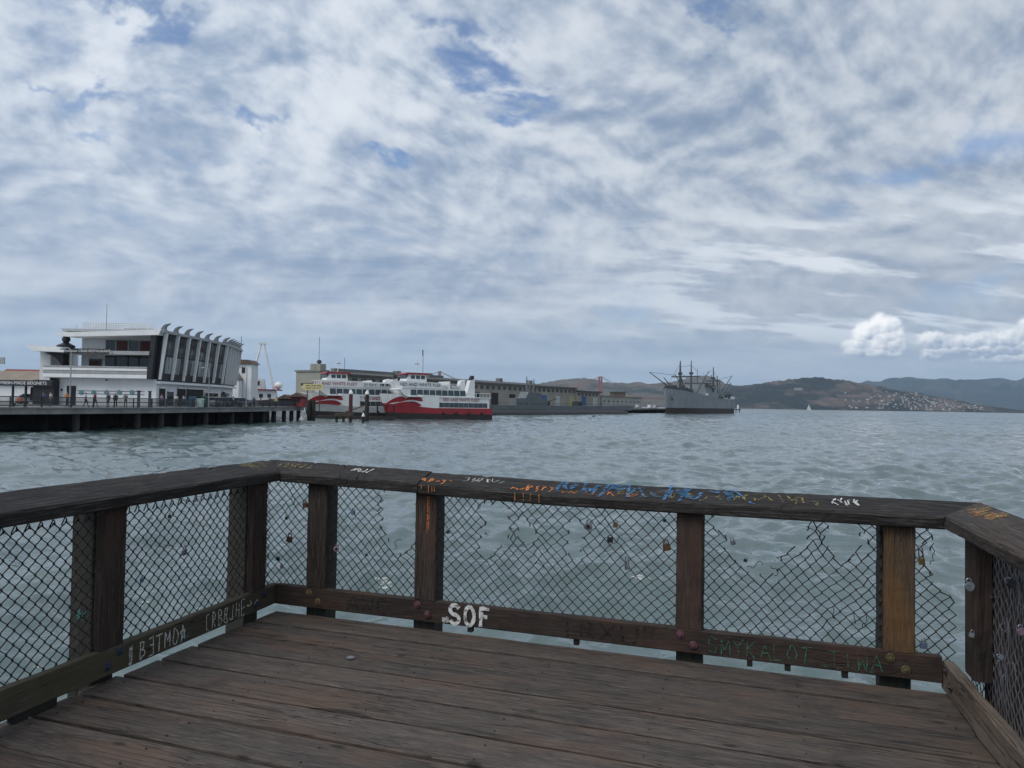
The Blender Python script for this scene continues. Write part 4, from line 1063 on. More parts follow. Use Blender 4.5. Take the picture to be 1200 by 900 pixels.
def ship_band(name, zlo, zhi, m):
    vs = []
    N_ = 44; M_ = 6; rows = []
    for i in range(N_ + 1):
        t = i / N_; row = []
        for sgn in (1, -1):
            for j in (range(M_ + 1) if sgn == 1 else range(M_, -1, -1)):
                z0, z1 = (zlo(t) if callable(zlo) else zlo), (zhi(t) if callable(zhi) else zhi); z = z0 + (z1 - z0) * j / M_
                rake = (z - 2) * 0.16 if t > .96 else 0; x = SL * t + rake * (t - .96) / .04 if t > .96 else SL * t - (0.25 * z if t < .02 else 0)
                row.append((x, sgn * hb(t, z), z))
        rows.append(row)
    mb = MB().grid([list(reversed(r_)) for r_ in rows]); k = len(mb.v); n = len(rows[0])
    mb.f.append(tuple(range(n))); mb.f.append(tuple(range(k - 1, k - n - 1, -1)))
    return mb.build(name, m, shp, smooth=False)
ship_band('boot_top', -2.0, 3.4, 'ship_boot'); ship_band('hull', 3.402, lambda t: sheer(t), 'ship_grey')
ship_band('bow_bulwark', lambda t: sheer(t) - 0.3 if t > .84 else sheer(t) - 1.0, lambda t: sheer(t) + 1.1 if t > .84 else sheer(t) - .9, 'ship_dark')
hs_ = MB().box(52, 78, -8, 8, 9.5, 13.2).build('deckhouse', 'ship_grey', shp)
MB().box(54, 76, -6.6, 6.6, 13.21, 16.0).build('boat_deck', 'ship_grey', hs_); MB().box(66, 76, -6, 6, 16.01, 18.6).build('bridge_house', 'ship_grey', hs_); MB().box(68, 75, -7.5, 7.5, 18.61, 19.5).build('flying_bridge', 'ship_dark', hs_)
for x in (67.5, 70, 72.5, 75):
    for sgn in (-1, 1): MB().box(x - .5, x + .5, sgn * 6.02 - .05, sgn * 6.02 + .05, 16.8, 17.8).build('porthole', 'dark_open', hs_)
fn = MB().lathe([(2.3, 16), (2.2, 22.6), (2.35, 22.8), (2.35, 23.6), (1.6, 23.7)], 14, (62, 0, 0)).build('funnel', 'ship_grey', shp, smooth=False)
for x, y in ((55, 7), (55, -7), (63, 7.4), (63, -7.4)):
    MB().prism([(-3.2, .6), (-2.4, -.4), (2.4, -.4), (3.2, .6)], 'y', -1, 1).build('lifeboat', 'ship_grey', shp, loc=(x, y, 16.8))
for x, yy in ((57, 5), (59, -5), (65, 5), (53, 0), (49, 4), (49, -4)): MB().lathe([(.5, 13), (.5, 16.8), (1.2, 17.4), (1.2, 18.4), (.3, 18.5)], 8, (x, yy, 0)).build('ventilator', 'ship_dark', shp)
for x, top, r_, nest in ((106.4, 31.5, 1.0, True), (85, 33.0, .65, True), (36, 31.5, .7, True), (21, 24, .35, False), (72, 29, .3, False), (58, 27, .25, False)):
    mm = MB().tube([(x, 0, 9), (x, 0, top * .66), (x, 0, top)], [r_, r_ * .8, r_ * .35], 8).build('mast', 'ship_dark', shp)
    if nest:
        MB().bar((x, -5.2, top * .70), (x, 5.2, top * .70), .7, .8).build('crosstree', 'ship_dark', mm); MB().lathe([(.9, top * .74), (1.3, top * .74), (1.3, top * .74 + 1.3), (.9, top * .74 + 1.3)], 10, (x, 0, 0)).build('crows_nest', 'ship_dark', mm)
mb_b = [((106, 3, 13), (124, 6, 22)), ((106, -3, 13), (126, -12, 24)), ((106, -3, 13), (121, -5, 21)), ((85, 3, 12), (74, 8, 27)), ((85, -3, 12), (95, -7, 24)), ((36, 3, 11), (22, 9, 26)), ((36, -3, 11), (20, -6, 27)), ((36, 3, 11), (48, 6, 25)), ((21, 2, 11), (10, 5, 22))]
for a, b in mb_b: MB().tube([a, b], [.42, .24], 6).build('cargo_boom', 'ship_dark', shp)
for x, y, z, r_ in ((121, 0, 15.3, 3.0), (112, 5, 14.2, 1.8), (112, -5, 14.2, 1.8), (6, 0, 12.2, 3.2), (14, 5, 12.5, 1.8), (14, -5, 12.5, 1.8), (60, 6.5, 17.2, 1.7), (60, -6.5, 17.2, 1.7)):
    g_ = MB().lathe([(r_ * .5, z - 3), (r_ * .5, z), (r_, z + .1), (r_, z + 1.2), (r_ * .9, z + 1.2), (r_ * .9, z + .2)], 12, (x, y, 0)).build('gun_tub', 'ship_dark', shp)
    MB().tube([(x, y, z + .3), (x, y, z + 1.6), (x + r_ * 1.2, y, z + 2.4)], .18, 6).build('gun', 'ship_dark', g_)
mb = MB()
for a, b in (((106, 0, 30), (130, 0, 16)), ((106, 0, 28), (85, 0, 30)), ((85, 0, 30), (72, 0, 27)), ((36, 0, 30), (62, 0, 23)), ((36, 0, 29), (4, 0, 13)), ((106, 3, 23), (124, 6, 22)), ((106, -3, 23), (126, -12, 24)), ((36, 0, 22), (22, 9, 26)), ((36, 0, 22), (20, -6, 27)), ((106, 0, 22), (96, 8, 12)), ((106, 0, 22), (96, -8, 12)), ((36, 0, 22), (45, 8, 10)), ((36, 0, 22), (45, -8, 10))): mb.tube([a, b], .10, 4)
mb.build('rigging', 'ship_dark', shp, kind='stuff')
rs = random.Random(41)
for k in range(16):      # winches, lockers and rafts crowding the decks
    x = rs.choice([rs.uniform(78, 118), rs.uniform(8, 50)]); y = rs.uniform(-5.5, 5.5); h = rs.uniform(1.2, 4.0); z0 = 9.4 + 4.0 * max(0, (x / 130 - .4) / .6) ** 1.3
    MB().prism([(x - rs.uniform(.8, 2), z0), (x + rs.uniform(.8, 2), z0), (x + .7, z0 + h), (x - .8, z0 + h)], 'y', y - 1, y + 1).build('deck_gear', rs.choice(['ship_dark', 'ship_grey', 'ship_dark']), shp)
for x in (88, 96, 42, 28): MB().box(x - 4, x + 4, -4, 4, 9.6, 12.0).build('hatch', 'ship_dark', shp)
for x, y in ((80, 8.2), (77, 8.2)): MB().box(x - .9, x + .9, y, y + .3, 11.6, 12.6).build('life_raft', 'sail_white', shp)
MB().tube([(128.2, 2.4, 10.3), (129.2, 2.8, 8.8), (128.2, 3.0, 8.0)], .5, 6).build('anchor', 'ship_dark', shp)
jt = thing('jetty', 'short dark jetty with a white marker beyond the stern of the grey ship', 'jetty', (bx_(850, 640), 640, 0))
MB().box(0, 14, 0, 4, 2.2, 3.0).build('deck', 'pile_dark', jt); MB().tube([(12, 2, 3), (12, 2, 6.5)], .8, 8).build('marker', 'sail_white', jt)
for k in range(5): MB().tube([(1 + k * 3, 1, -2.5), (1 + k * 3, 1, 2.2)], .4, 6).build('pile', 'pile_dark', jt)

# ------------------------------------------------------------------ red and white excursion ferries
mat('ferry_white', (0.74, 0.75, 0.74), (0.66, 0.675, 0.67), 0.4, 0.45, grime=0.28); mat('ferry_red', (0.30, 0.020, 0.028), (0.23, 0.017, 0.024), 0.3, 0.45, grime=0.3); mat('ferry_black', (0.014, 0.014, 0.017), (0.03, 0.018, 0.018), 0.4, 0.6); mat('ferry_grey', (0.38, 0.40, 0.40), None, 0.5, 0.6)
glass('ferry_glass', (0.030, 0.042, 0.048), 0.15); mat('ink_navy', (0.035, 0.04, 0.085), None, 2, 0.6); mat('ink_red', (0.33, 0.03, 0.04), None, 2, 0.6)
FL = 26.0
def fhb(t, z):
    w = 4.0 * (1 - max(0, (t - .60) / .40) ** 2.3)
    return max(.10, w * (1 - .34 * max(0, (t - .55) / .45) * (1 - min(1, z / 6.5))))
def fside(t, z, off=0.0):
    return (FL * t + (max(0, z) * .34 if t > .995 else max(0, z) * .34 * max(0, (t - .80) / .20)), fhb(t, z) + off, z)
def ferry(label, loc, rz, variant):
    o = thing('ferry', label, 'ferry', loc, rz, 'moored excursion ferries')
    def band(name, zlo, zhi, m, t0=0.0, t1=1.0, n=30):
        rows = []
        for i in range(n + 1):
            t = t0 + (t1 - t0) * i / n; z0, z1 = (zlo(t) if callable(zlo) else zlo), (zhi(t) if callable(zhi) else zhi)
            up = [fside(t, z0 + (z1 - z0) * j / 4) for j in range(5)]; rows.append(up + [(x, -y, z) for x, y, z in reversed(up)])
        mb = MB().grid([list(reversed(r_)) for r_ in rows]); k, w = len(mb.v), len(rows[0]); mb.f += [tuple(range(w)), tuple(range(k - 1, k - w - 1, -1))]
        return mb.build(name, m, o)
    band('lower_hull', -.9, lambda t: 1.35 + .55 * max(0, t - .5), 'ferry_black')
    band('hull', lambda t: 1.352 + .55 * max(0, t - .5), lambda t: 2.75 + 1.0 * max(0, (t - .6) / .4) ** 1.2, 'ferry_red' if variant == 0 else 'ferry_grey')
    bw = band('bow_topside', lambda t: 2.752 + 1.0 * max(0, (t - .6) / .4) ** 1.2, lambda t: 5.7 + .5 * (t - .5), 'ferry_white', .56, 1.0)
    # wave crests painted on the bow, laid on its flare
    def crest(pts_top, pts_bot, m):
        mb = MB()
        for sgn in (1, -1):
            a = [fside(t, z, .035) for t, z in pts_top]; b = [fside(t, z, .035) for t, z in pts_bot]
            if sgn == -1: a, b = [(x, -y, z) for x, y, z in b], [(x, -y, z) for x, y, z in a]
            mb.grid([b, a])
        mb.build('wave_crest', m, bw)
    def leaf(t0, z0, t1, z1, wd, bulge, k=10):      # wave crest: thin at the stem, swelling to a rounded curl aft
        top, bot = [], []
        for i in range(k + 1):
            u = i / k; t = t0 + (t1 - t0) * u; zc = z0 + (z1 - z0) * u + bulge * math.sin(math.pi * u); w = wd * (u ** .8) * (1 - u ** 7) + .03
            top.append((t, zc + w * .55)); bot.append((t, zc - w * .45))
        return top, bot
    for a in (leaf(.985, 3.45, .845, 4.75, 1.75, .35), leaf(.89, 4.05, .715, 4.45, 1.65, .75), leaf(.97, 3.15, .725, 3.30, 1.5, .45)): crest(*a, 'ferry_red')
    main = MB().prism([(.6, 2.76), (16.5, 2.76), (16.5, 5.3), (.6, 5.3)], 'y', -3.55, 3.55).build('main_cabin', 'ferry_white', o)
    for k in range(11):
        x = 1.2 + k * 1.32
        for sgn in (1, -1): MB().box(x, x + 1.24, sgn * 3.57 - .03, sgn * 3.57 + .03, 2.95, 4.05).build('window', 'ferry_glass', main)
    dk = MB().box(.2, 22.5, -3.75, 3.75, 5.301, 5.48).build('upper_deck', 'ferry_white', o)
    x0u = 6.2 if variant == 0 else 1.5
    up = MB().prism([(x0u, 5.485), (23.0, 5.485), (24.6, 7.0), (23.4, 7.35), (x0u + 1.4, 7.35)], 'y', -3.35, 3.35).build('upper_cabin', 'ferry_white', o)
    xs_ = [x0u + 1.0 + k * 1.62 for k in range(int((23 - x0u - 1.4) / 1.62))]
    for x in xs_:
        for sgn in (1, -1): MB().prism([(x, 5.7), (x + 1.50, 5.7), (x + 1.50, 7.0), (x + .12, 7.0)], 'y', sgn * 3.37 - .03, sgn * 3.37 + .03).build('window', 'ferry_glass', up)
    tb = MB().prism([(13.2 if variant == 0 else 3.5, 7.36), (23.6, 7.36), (24.2, 9.0), (14.2 if variant == 0 else 3.5, 8.75)], 'y', -3.45, 3.45).build('top_bulwark', 'ferry_white', o)
    rows = ('RED AND WHITE FLEET',) if variant == 0 else ('RED AND WHITE',)
    text_part('RED AND WHITE FLEET', 1.05, 'ink_red' if variant else 'ink_navy', tb, (19.0 if variant == 0 else 20.6, 3.47, 8.15), (R(90), 0, R(180)), .02)
    text_part('RED AND WHITE FLEET', .95, 'ink_red', main, (8.4, 3.60, 4.72), (R(90), 0, R(180)), .02)
    if variant:
        text_part('SF BAY', 1.1, 'ink_navy', tb, (11.8, 3.47, 8.1), (R(90), 0, R(180)), .02)
        for k in range(4): MB().box(4 + k * 1.4, 5.1 + k * 1.4, 3.44, 3.48, 7.8, 8.5).build('window', 'ferry_glass', tb)
    pw = MB().prism([(17.0, 8.9), (22.4, 8.9), (21.5, 10.6), (17.2, 10.6)], 'y', -2.0, 2.0).build('pilothouse', 'ferry_white', o)
    for x in (17.5, 18.8, 20.1):
        for sgn in (1, -1): MB().box(x, x + 1.0, sgn * 2.02 - .03, sgn * 2.02 + .03, 9.55, 10.35).build('window', 'ferry_glass', pw)
    MB().box(22.0, 22.1, -1.6, 1.6, 9.6, 10.3).build('window', 'ferry_glass', pw)
    MB().prism([(16.4, 10.605), (22.6, 10.605), (22.2, 11.0), (16.6, 11.0)], 'y', -2.4, 2.4).build('roof', 'ferry_red', pw)
    ms = MB().tube([(19, 0, 11), (18.6, 0, 14.2)], .10, 6).build('radar_mast', 'ferry_white', o); MB().bar((18.7, -1, 13.2), (18.7, 1, 13.2), .2, .14).build('radar', 'dark_metal', ms)
    MB().tube([(17.6, 1, 11), (17.6, 1, 16.4 if variant == 0 else 14.6)], .05, 5).build('whip_aerial', 'dark_metal', o)
    if variant == 0: MB().box(17.55, 17.65, .6, 1.0, 15.2, 16.6).build('flag', 'dark_metal', o)
    MB().tube([(20.4, -1, 11), (20.4, -1, 13.2)], .05, 5).build('whip_aerial', 'ferry_white', o)
    fn_ = MB().prism([(4.6, 5.485), (7.0, 5.485), (5.9, 9.6), (4.7, 9.9)], 'y', 1.6, 3.3).build('funnel', 'ferry_white', o); MB().prism([(4.75, 9.9), (5.85, 9.62), (5.3, 10.8), (4.7, 10.7)], 'y', 1.9, 3.0).build('exhaust', 'ferry_black', fn_)
    MB().prism([(4.6, 5.485), (7.0, 5.485), (5.9, 9.6), (4.7, 9.9)], 'y', -3.3, -1.6).build('funnel', 'ferry_white', o)
    mb = MB()
    for k in range(15):
        x = .5 + k * .95
        for sgn in (1, -1): mb.tube([(x, 3.6 * sgn, 7.36 if x > x0u + 1.4 else 5.48), (x, 3.6 * sgn, 8.5 if x > x0u + 1.4 else 6.5)], .035, 4)
    for sgn in (1, -1): mb.tube([(x0u + 1.4, 3.6 * sgn, 8.5), (13.8, 3.6 * sgn, 8.5)], .04, 4); mb.tube([(x0u + 1.4, 3.6 * sgn, 7.9), (13.8, 3.6 * sgn, 7.9)], .03, 4); mb.tube([(.4, 3.6 * sgn, 6.5), (x0u + 1, 3.6 * sgn, 6.5)], .04, 4)
    mb.build('guard_rail', 'ferry_white', o, kind='stuff')
    for x in (3, 6.5, 10, 13.5): MB().lathe([(.16, -.14), (.34, -.14), (.34, .14), (.16, .14)], 12, (x, fhb(x / FL, 1.6) + .17, 1.5), 'y').build('fender', 'ferry_black', o)
    for k in range(5): MB().prism([(8.2 + k, 7.36), (8.7 + k, 7.36), (8.6 + k, 8.25), (8.25 + k, 8.25)], 'y', .4, 2.6).build('bench', 'ferry_grey', o)
    MB().box(11.2, 11.5, -3, 3, 7.36, 9.2).build('stair_screen', 'ferry_white', o)
    return o
frz = math.atan2(-14, -22.6)
ferry('red and white ferry with red hull and wave painted bow, nearer of the two', (-6.9, 183.2, 0), frz, 0)
ferry('red and white ferry with pale grey hull moored behind the first', (-26.4, 186.5, 0), frz, 1)
mat('sign_yellow', (0.55, 0.50, 0.26), (0.50, 0.46, 0.25), 0.6, 0.6); mat('ink_brown', (0.12, 0.09, 0.03), None, 2, 0.7)
sg = thing('direction_sign', 'pale yellow arrow shaped sign board left of the ferries', 'sign', (bx_(366, 168), 168, 0), R(-8))
MB().prism([(-1.9, 6.45), (-2.9, 7.15), (-1.9, 7.9), (2.6, 7.9), (2.6, 6.45)], 'y', -.06, .06).build('board', 'sign_yellow', sg)
for x in (-1.2, 1.8): MB().box(x - .08, x + .08, .07, .2, 1.5, 7.6).build('post', 'dark_metal', sg)
rs = random.Random(5)
for z in (7.5, 6.95):
    x = -1.5; mb = MB()
    while x < 2.2:
        w = rs.uniform(.12, .26); mb.box(x, x + w, -.075, -.062, z - rs.uniform(.10, .16), z + .12); x += w + rs.choice([.06, .07, .06, .25])
    mb.build('lettering', 'ink_brown', sg, kind='stuff')
dk_ = thing('floating_dock', 'dark floating dock with gangway beside the ferries', 'dock', (bx_(372, 160), 160, 0), R(8))
MB().box(0, 17, -1.2, 1.6, -.4, .75).build('pontoon', 'pile_dark', dk_); [MB().box(x, x + .25, y, y + .25, .76, 3.0).build('gangway_post', 'dark_open', dk_) for x in (11, 13, 15, 16.6) for y in (-1, 1)]; MB().box(10.8, 17, -1.1, 1.3, 3.0, 3.2).build('gangway_roof', 'pile_dark', dk_); MB().bar((4, 1, .8), (11, 1, 3.4), 1.6, .25).build('gangway', 'brown_wall', dk_)
mat('pile_cap', (0.72, 0.73, 0.72), None, 2, 0.6); mat('pile_red', (0.075, 0.025, 0.025), None, 1.5, 0.7)
for px, Y, top, m, lb in ((411.5, 150, 5.5, 'pile_red', 'thick dark red mooring pile with pointed white cap'), (430.5, 152, 5.5, 'pile_dark', 'thick black mooring pile with pointed white cap beside the ferry bow')):
    q = thing('mooring_pile', lb, 'pile', (bx_(px, Y), Y, 0), 0, 'capped mooring piles')
    MB().lathe([(.42, -2.5), (.40, top)], 12).build('shaft', m, q, smooth=False); MB().lathe([(.46, top + .002), (.44, top + .3), (.05, top + 1.0)], 12).build('cap', 'pile_cap', q)
dl_ = thing('timber_dolphin', 'low timber platform on four short piles standing in the water', 'platform', (bx_(404, 138), 138, 0), R(4))
MB().box(-1.7, 1.7, -.9, .9, 1.15, 1.75).build('deck', 'mossy_wood', dl_)
for x in (-1.3, 0, 1.3): MB().lathe([(.26, -2.5), (.24, 1.149)], 8, (x, -.5, 0)).build('pile', 'pile_dark', dl_)
q = thing('mooring_pile', 'short black mooring post standing alone in front of the ferries', 'pile', (bx_(426.5, 137), 137, 0), 0, 'capped mooring piles'); MB().lathe([(.3, -2.5), (.28, 1.2)], 10).build('shaft', 'pile_dark', q); MB().lathe([(.32, 1.202), (.3, 1.3), (.1, 1.9)], 10).build('cap', 'pile_cap', q)
q = thing('sea_bird', 'small dark bird resting on the open water below the wharf', 'bird', (bx_(696, 255), 255, .05), R(20))
MB().lathe([(.02, -.55), (.2, -.35), (.27, 0), (.18, .35), (.03, .6)], 10, (0, 0, .1), 'x').build('body', 'dark_metal', q, smooth=True); MB().tube([(.45, 0, .15), (.58, 0, .4), (.72, 0, .48), (.9, 0, .45)], [.1, .08, .11, .03], 8).build('head', 'dark_metal', q, smooth=True)

# ------------------------------------------------------------------ near pier with the restaurant
PZ = 2.8
EDGE = [(-88, 12), (-70, 44), (-54.5, 74), (-50.2, 83), (-46.9, 95), (-44.6, 110), (-42.6, 125), (-41.6, 146)]
pier = thing('pier', 'broad concrete pier on piles carrying the white restaurant', 'pier', (0, 0, 0))
poly = EDGE + [(-58, 152), (-110, 160), (-150, 100), (-120, 12)]
MB().prism(list(poly), 'z', PZ - .16, PZ).build('deck_slab', 'concrete', pier)
def inset(poly_, dd):     # shift the edge line towards the pier
    out_ = []
    for i, (x, y) in enumerate(poly_):
        a, b = poly_[max(0, i - 1)], poly_[min(len(poly_) - 1, i + 1)]; l = math.hypot(b[0] - a[0], b[1] - a[1])
        out_.append((x - (b[1] - a[1]) / l * dd, y + (b[0] - a[0]) / l * dd))
    return out_
E1, E2 = inset(EDGE, .15), inset(EDGE, .75)
for i in range(len(EDGE) - 1):
    a, b, c, d_ = E1[i], E1[i + 1], E2[i + 1], E2[i]
    MB().hexa([(*a, PZ - .78), (*b, PZ - .78), (*c, PZ - .78), (*d_, PZ - .78), (*a, PZ - .162), (*b, PZ - .162), (*c, PZ - .162), (*d_, PZ - .162)]).build('edge_beam', 'concrete', pier)
mat('pile_concrete', (0.19, 0.185, 0.17), (0.10, 0.098, 0.09), 0.8, 0.9, grime=0.6)
def edge_at(yv):
    for (x0, y0), (x1, y1) in zip(EDGE[:-1], EDGE[1:]):
        if y0 <= yv <= y1: return x0 + (x1 - x0) * (yv - y0) / (y1 - y0)
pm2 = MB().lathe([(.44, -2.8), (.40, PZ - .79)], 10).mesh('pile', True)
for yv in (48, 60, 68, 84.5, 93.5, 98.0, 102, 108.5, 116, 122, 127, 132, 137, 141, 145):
    o = link('pile', pm2, 'pile_concrete' if yv in (84.5, 93.5, 102, 108.5, 122, 137, 60) else 'pile_dark', pier); o.location = (edge_at(yv) - .9, yv, 0)  # most shafts coloured dark to deepen the shade under the slab
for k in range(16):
    yv = 56 + k * 5.7; o = link('pile', pm2, 'pile_dark', pier); o.location = (edge_at(min(yv, 145)) - 4.6, yv, 0)  # deeper row, under-pier shade put into its dark colour
MB().prism([(-97, 10), (-62, 74), (-54, 98), (-50, 125), (-49, 147), (-52, 147), (-56, 98), (-66, 74), (-99, 10)], 'z', -2.8, PZ - .17).build('added_light_block', 'pile_dark', pier)  # added wall shutting out light behind the piles, keeps the underside dark
# pier-edge railing
mat('rail_paint', (0.035, 0.042, 0.050), None, 2, 0.55); mat('mesh_panel', (0.05, 0.058, 0.068), (0.035, .042, .05), 1.5, 0.7)
prl = thing('pier_railing', 'dark blue grey metal railing along the pier edge in front of the restaurant', 'railing', (0, 0, 0)); E3 = inset(EDGE, .22)
bal = MB()
for i in range(1, len(E3) - 1):
    a, b = Vector((*E3[i], PZ)), Vector((*E3[i + 1], PZ)); L = (b - a).length; n = max(1, round(L / 3.0))
    for k in range(n):
        q = a.lerp(b, k / n); MB().box(q.x - .06, q.x + .06, q.y - .06, q.y + .06, PZ - .01, PZ + 1.12).build('post', 'rail_paint', prl)
    for z in (.14, .60, 1.12): MB().bar(a + Vector((0, 0, z)), b + Vector((0, 0, z)), .10, .10).build('rail_bar', 'rail_paint', prl)
    for k in range(int(L / .11)):
        q = a.lerp(b, (k + .5) * .11 / L); bal.bar(q + Vector((0, 0, .14)), q + Vector((0, 0, 1.05)), .030)
bal.build('balusters', 'mesh_panel', prl, kind='stuff')
for px, Y, lb in ((163, 90, 'tall dark gate post right of the teal discs by the pier railing'), (176, 93, 'tall dark gate post in front of the corner of the restaurant')):
    q = thing('gate_post', lb, 'post', (bx_(px, Y) , Y, PZ), 0, 'gate posts'); MB().box(-.13, .13, -.13, .13, 0, 2.0).build('shaft', 'rail_paint', q); MB().box(-.17, .17, -.17, .17, 2.001, 2.12).build('cap', 'rail_paint', q)

# ---- restaurant building
mat('plaster_white', (0.72, 0.735, 0.74), (0.64, 0.66, 0.67), 0.4, 0.75, grime=0.16); mat('trim_white', (0.78, 0.785, 0.78), (0.70, 0.71, 0.71), 0.6, 0.6, grime=0.15); mat('trim_grey', (0.36, 0.37, 0.375), None, 0.6, 0.6, grime=0.25); mat('band_black', (0.016, 0.017, 0.020), None, 1, 0.5)
glass('cafe_glass', (0.020, 0.024, 0.026), 0.08); mat('teal_disc', (0.13, 0.26, 0.28), (0.10, 0.20, 0.23), 1.5, 0.6); mat('red_panel_and_reflection', (0.10, 0.035, 0.03), None, 0.8, 0.8); mat('curtain', (0.42, 0.45, 0.45), (0.16, 0.18, 0.18), 1.6, 0.8, stretch=(1, 1, .05))
mat('fin_white', (0.86, 0.865, 0.86), (0.80, 0.81, 0.81), 0.6, 0.5); mat('sign_white', (0.80, 0.80, 0.80), None, 2, 0.6); mat('bronze_grey', (0.11, 0.125, 0.14), None, 2, 0.5)
CX, CY = -50.5, 103.0; SC = 103 / F_PX
bd = thing('restaurant_building', 'white two storey pier restaurant with slanted fins and curled crests along the roof edge', 'restaurant', (CX, CY, PZ))
def fx(px): return (px - 175.5) * SC
def fz(px, py): return 4.0 + (hor(px) - py) * SC - PZ
ROOF = 10.85
# ground floor
MB().prism([(fx(62), 0.0), (0, 0.0), (-.3, 23), (-3.2, 36.5), (-24, 36.5), (fx(62), 12)], 'z', 0, fz(110, 443.5)).build('ground_floor', 'plaster_white', bd)
g2 = fz(110, 443.4)
# upper floor block, set back behind the terrace on the water front
MB().prism([(fx(74), 2.6), (-.9, 2.6), (-.9, 23), (-3.8, 36.5), (-24, 36.5), (fx(74), 14)], 'z', g2 + .01, ROOF - .4).build('upper_floor', 'plaster_white', bd)
MB().box(fx(36), fx(48.5), .4, 7, 0.0, fz(42, 411)).build('side_tower', 'plaster_white', bd)
tr = MB().box(fx(48), fx(168.5), -1.1, 2.55, g2 + .012, g2 + .22).build('terrace_floor', 'trim_white', bd)
for y0, y1, m, d0 in ((438.5, 442.6, 'trim_white', 0), (434.8, 438.1, 'trim_grey', .05), (431.5, 434.4, 'trim_white', 0), (429.2, 431.0, 'trim_grey', .06)):
    MB().box(fx(48), fx(168.5), -1.15 + d0, -1.0 + d0, fz(108, y1), fz(108, y0)).build('parapet_board', m, tr)
MB().box(fx(48.5), fx(168), -.93, -.85, fz(108, 442), fz(108, 429.5)).build('parapet_back', 'band_black', tr)
# big windows of the terrace room, two rows
for lo, hi, row in ((430.5, 413.0, 0), (411.0, 397.0, 1)):
    for k, (a, b) in enumerate(((103, 115), (116.3, 130), (131.3, 143), (144.5, 157), (158.3, 167.5))):
        w = MB().box(fx(a), fx(b), 2.48, 2.57, fz(135, lo), fz(135, hi)).build('window', 'cafe_glass', bd)
        MB().box(fx(b) + .02, fx(b + 1.2), 2.40, 2.50, fz(135, lo), fz(135, hi)).build('mullion', 'trim_grey' if row else 'band_black', w)
        if row and k in (1, 3, 4): MB().box(fx(a + 1), fx(b - 1), 2.42, 2.46, fz(135, 409), fz(135, 398)).build('red_reflection', 'red_panel_and_reflection', w)  # thin red-brown boxes paint a reflection onto the upper panes
MB().box(fx(83.5), fx(99), 2.49, 2.58, fz(90, 430), fz(90, 419)).build('window', 'cafe_glass', bd); MB().box(fx(85), fx(97), 2.44, 2.48, fz(90, 427), fz(90, 421)).build('menu_panel', 'red_panel_and_reflection', bd)
MB().prism([(fx(168.5), g2 + .02), (fx(173), g2 + .02), (fx(178), ROOF - .42), (fx(171.5), ROOF - .42)], 'y', -1.0, 2.5).build('corner_pier', 'band_black', bd)
# lower wing roof with its pointed end, sign band under it
wg = MB().prism([(fx(30), fz(30, 405.2)), (fx(38), fz(38, 411.8)), (fx(128), fz(128, 416)), (fx(128), fz(128, 412.5)), (fx(74), fz(74, 408.2)), (fx(64), fz(64, 406.8))], 'y', -1.6, 6.5).build('wing_roof', 'trim_white', bd)
sb_ = MB().box(fx(75), fx(126.5), -1.78, -1.62, fz(100, 415.0), fz(100, 409.3)).build('sign_band', 'band_black', bd)
text_part('Franciscan CRAB RESTAURANT', .50, 'sign_white', sb_, (fx(101), -1.80, fz(100, 412.2)), (R(90), 0, 0), .015)
MB().box(fx(127), fx(171), -1.3, 2.4, fz(150, 416.2), fz(150, 412.0)).build('eyebrow_canopy', 'trim_grey', bd)
pts = [(fx(48), fz(48, 413)), (fx(66), fz(66, 413)), (fx(66), fz(66, 428)), (fx(64.5), fz(64, 429))]
curve = [(fx(48 + 17 * math.sin(R(a))), fz(56, 429 - 15.5 * math.cos(R(a)))) for a in range(80, -1, -16)]
MB().prism([(fx(66.3), fz(66, 413)), (fx(66.3), fz(66, 429))][::-1] + [(x, z) for x, z in curve][0:0] + [(fx(66.3), fz(66, 413)), (fx(45), fz(45, 413))] + [(fx(45 + 20 * u), fz(55, 414.5 + 14.3 * u ** 2.2)) for u in (.1, .3, .5, .7, .85, 1.0)], 'y', -.2, 1.2).build('curved_bracket', 'band_black', bd)
cr_ = thing('roof_ornament', 'black ball ornament on a round base on the low roof of the restaurant', 'ornament', (CX + fx(62), CY + 1.2, PZ + fz(62, 406.6)))
MB().lathe([(1.15, 0), (1.2, .3), (.7, .55), (.35, .75)], 16).build('plinth', 'band_black', cr_); MB().lathe([(.05, .66), (.36, .76), (.56, 1.1), (.50, 1.5), (.25, 1.75), (.05, 1.8)], 16).build('ball', 'band_black', cr_, smooth=True)
# main roof: shallow stacked fascias running to a point at the left
MB().prism([(fx(60), fz(60, 391.0)), (fx(73), fz(73, 394.9)), (fx(181), fz(181, 393.2)), (fx(184), fz(184, 386.5)), (fx(110), fz(110, 389.2)), (fx(60.5), fz(60, 390.2))], 'y', -1.2, 1.5).build('roof_fascia', 'trim_white', bd)
rp = [(fx(66), -.6), (1.25, -.9), (1.25, 23.3), (-1.6, 37.0), (-23, 37.0), (fx(66), 14)]
rf = MB().prism(rp, 'z', ROOF - .39, ROOF - .02).build('roof', 'trim_grey', bd)
MB().prism([(fx(60), 0.4), (fx(160), 0.4), (fx(160), 13), (fx(66), 13)], 'z', ROOF - .018, fz(80, 384.6)).build('roof_upstand', 'trim_grey', rf)
mb = MB(); zr = fz(120, 384.8)
for k in range(29):
    x = fx(80) + (fx(165) - fx(80)) * k / 28; mb.box(x - .05, x + .05, 1.5, 1.60, zr - .1, zr + .95)
for z in (.3, .62, .93): mb.box(fx(80), fx(165), 1.5, 1.60, zr + z - .05, zr + z + .05); mb.box(fx(80), fx(165), 9.5, 9.56, zr + z - .03, zr + z + .03)
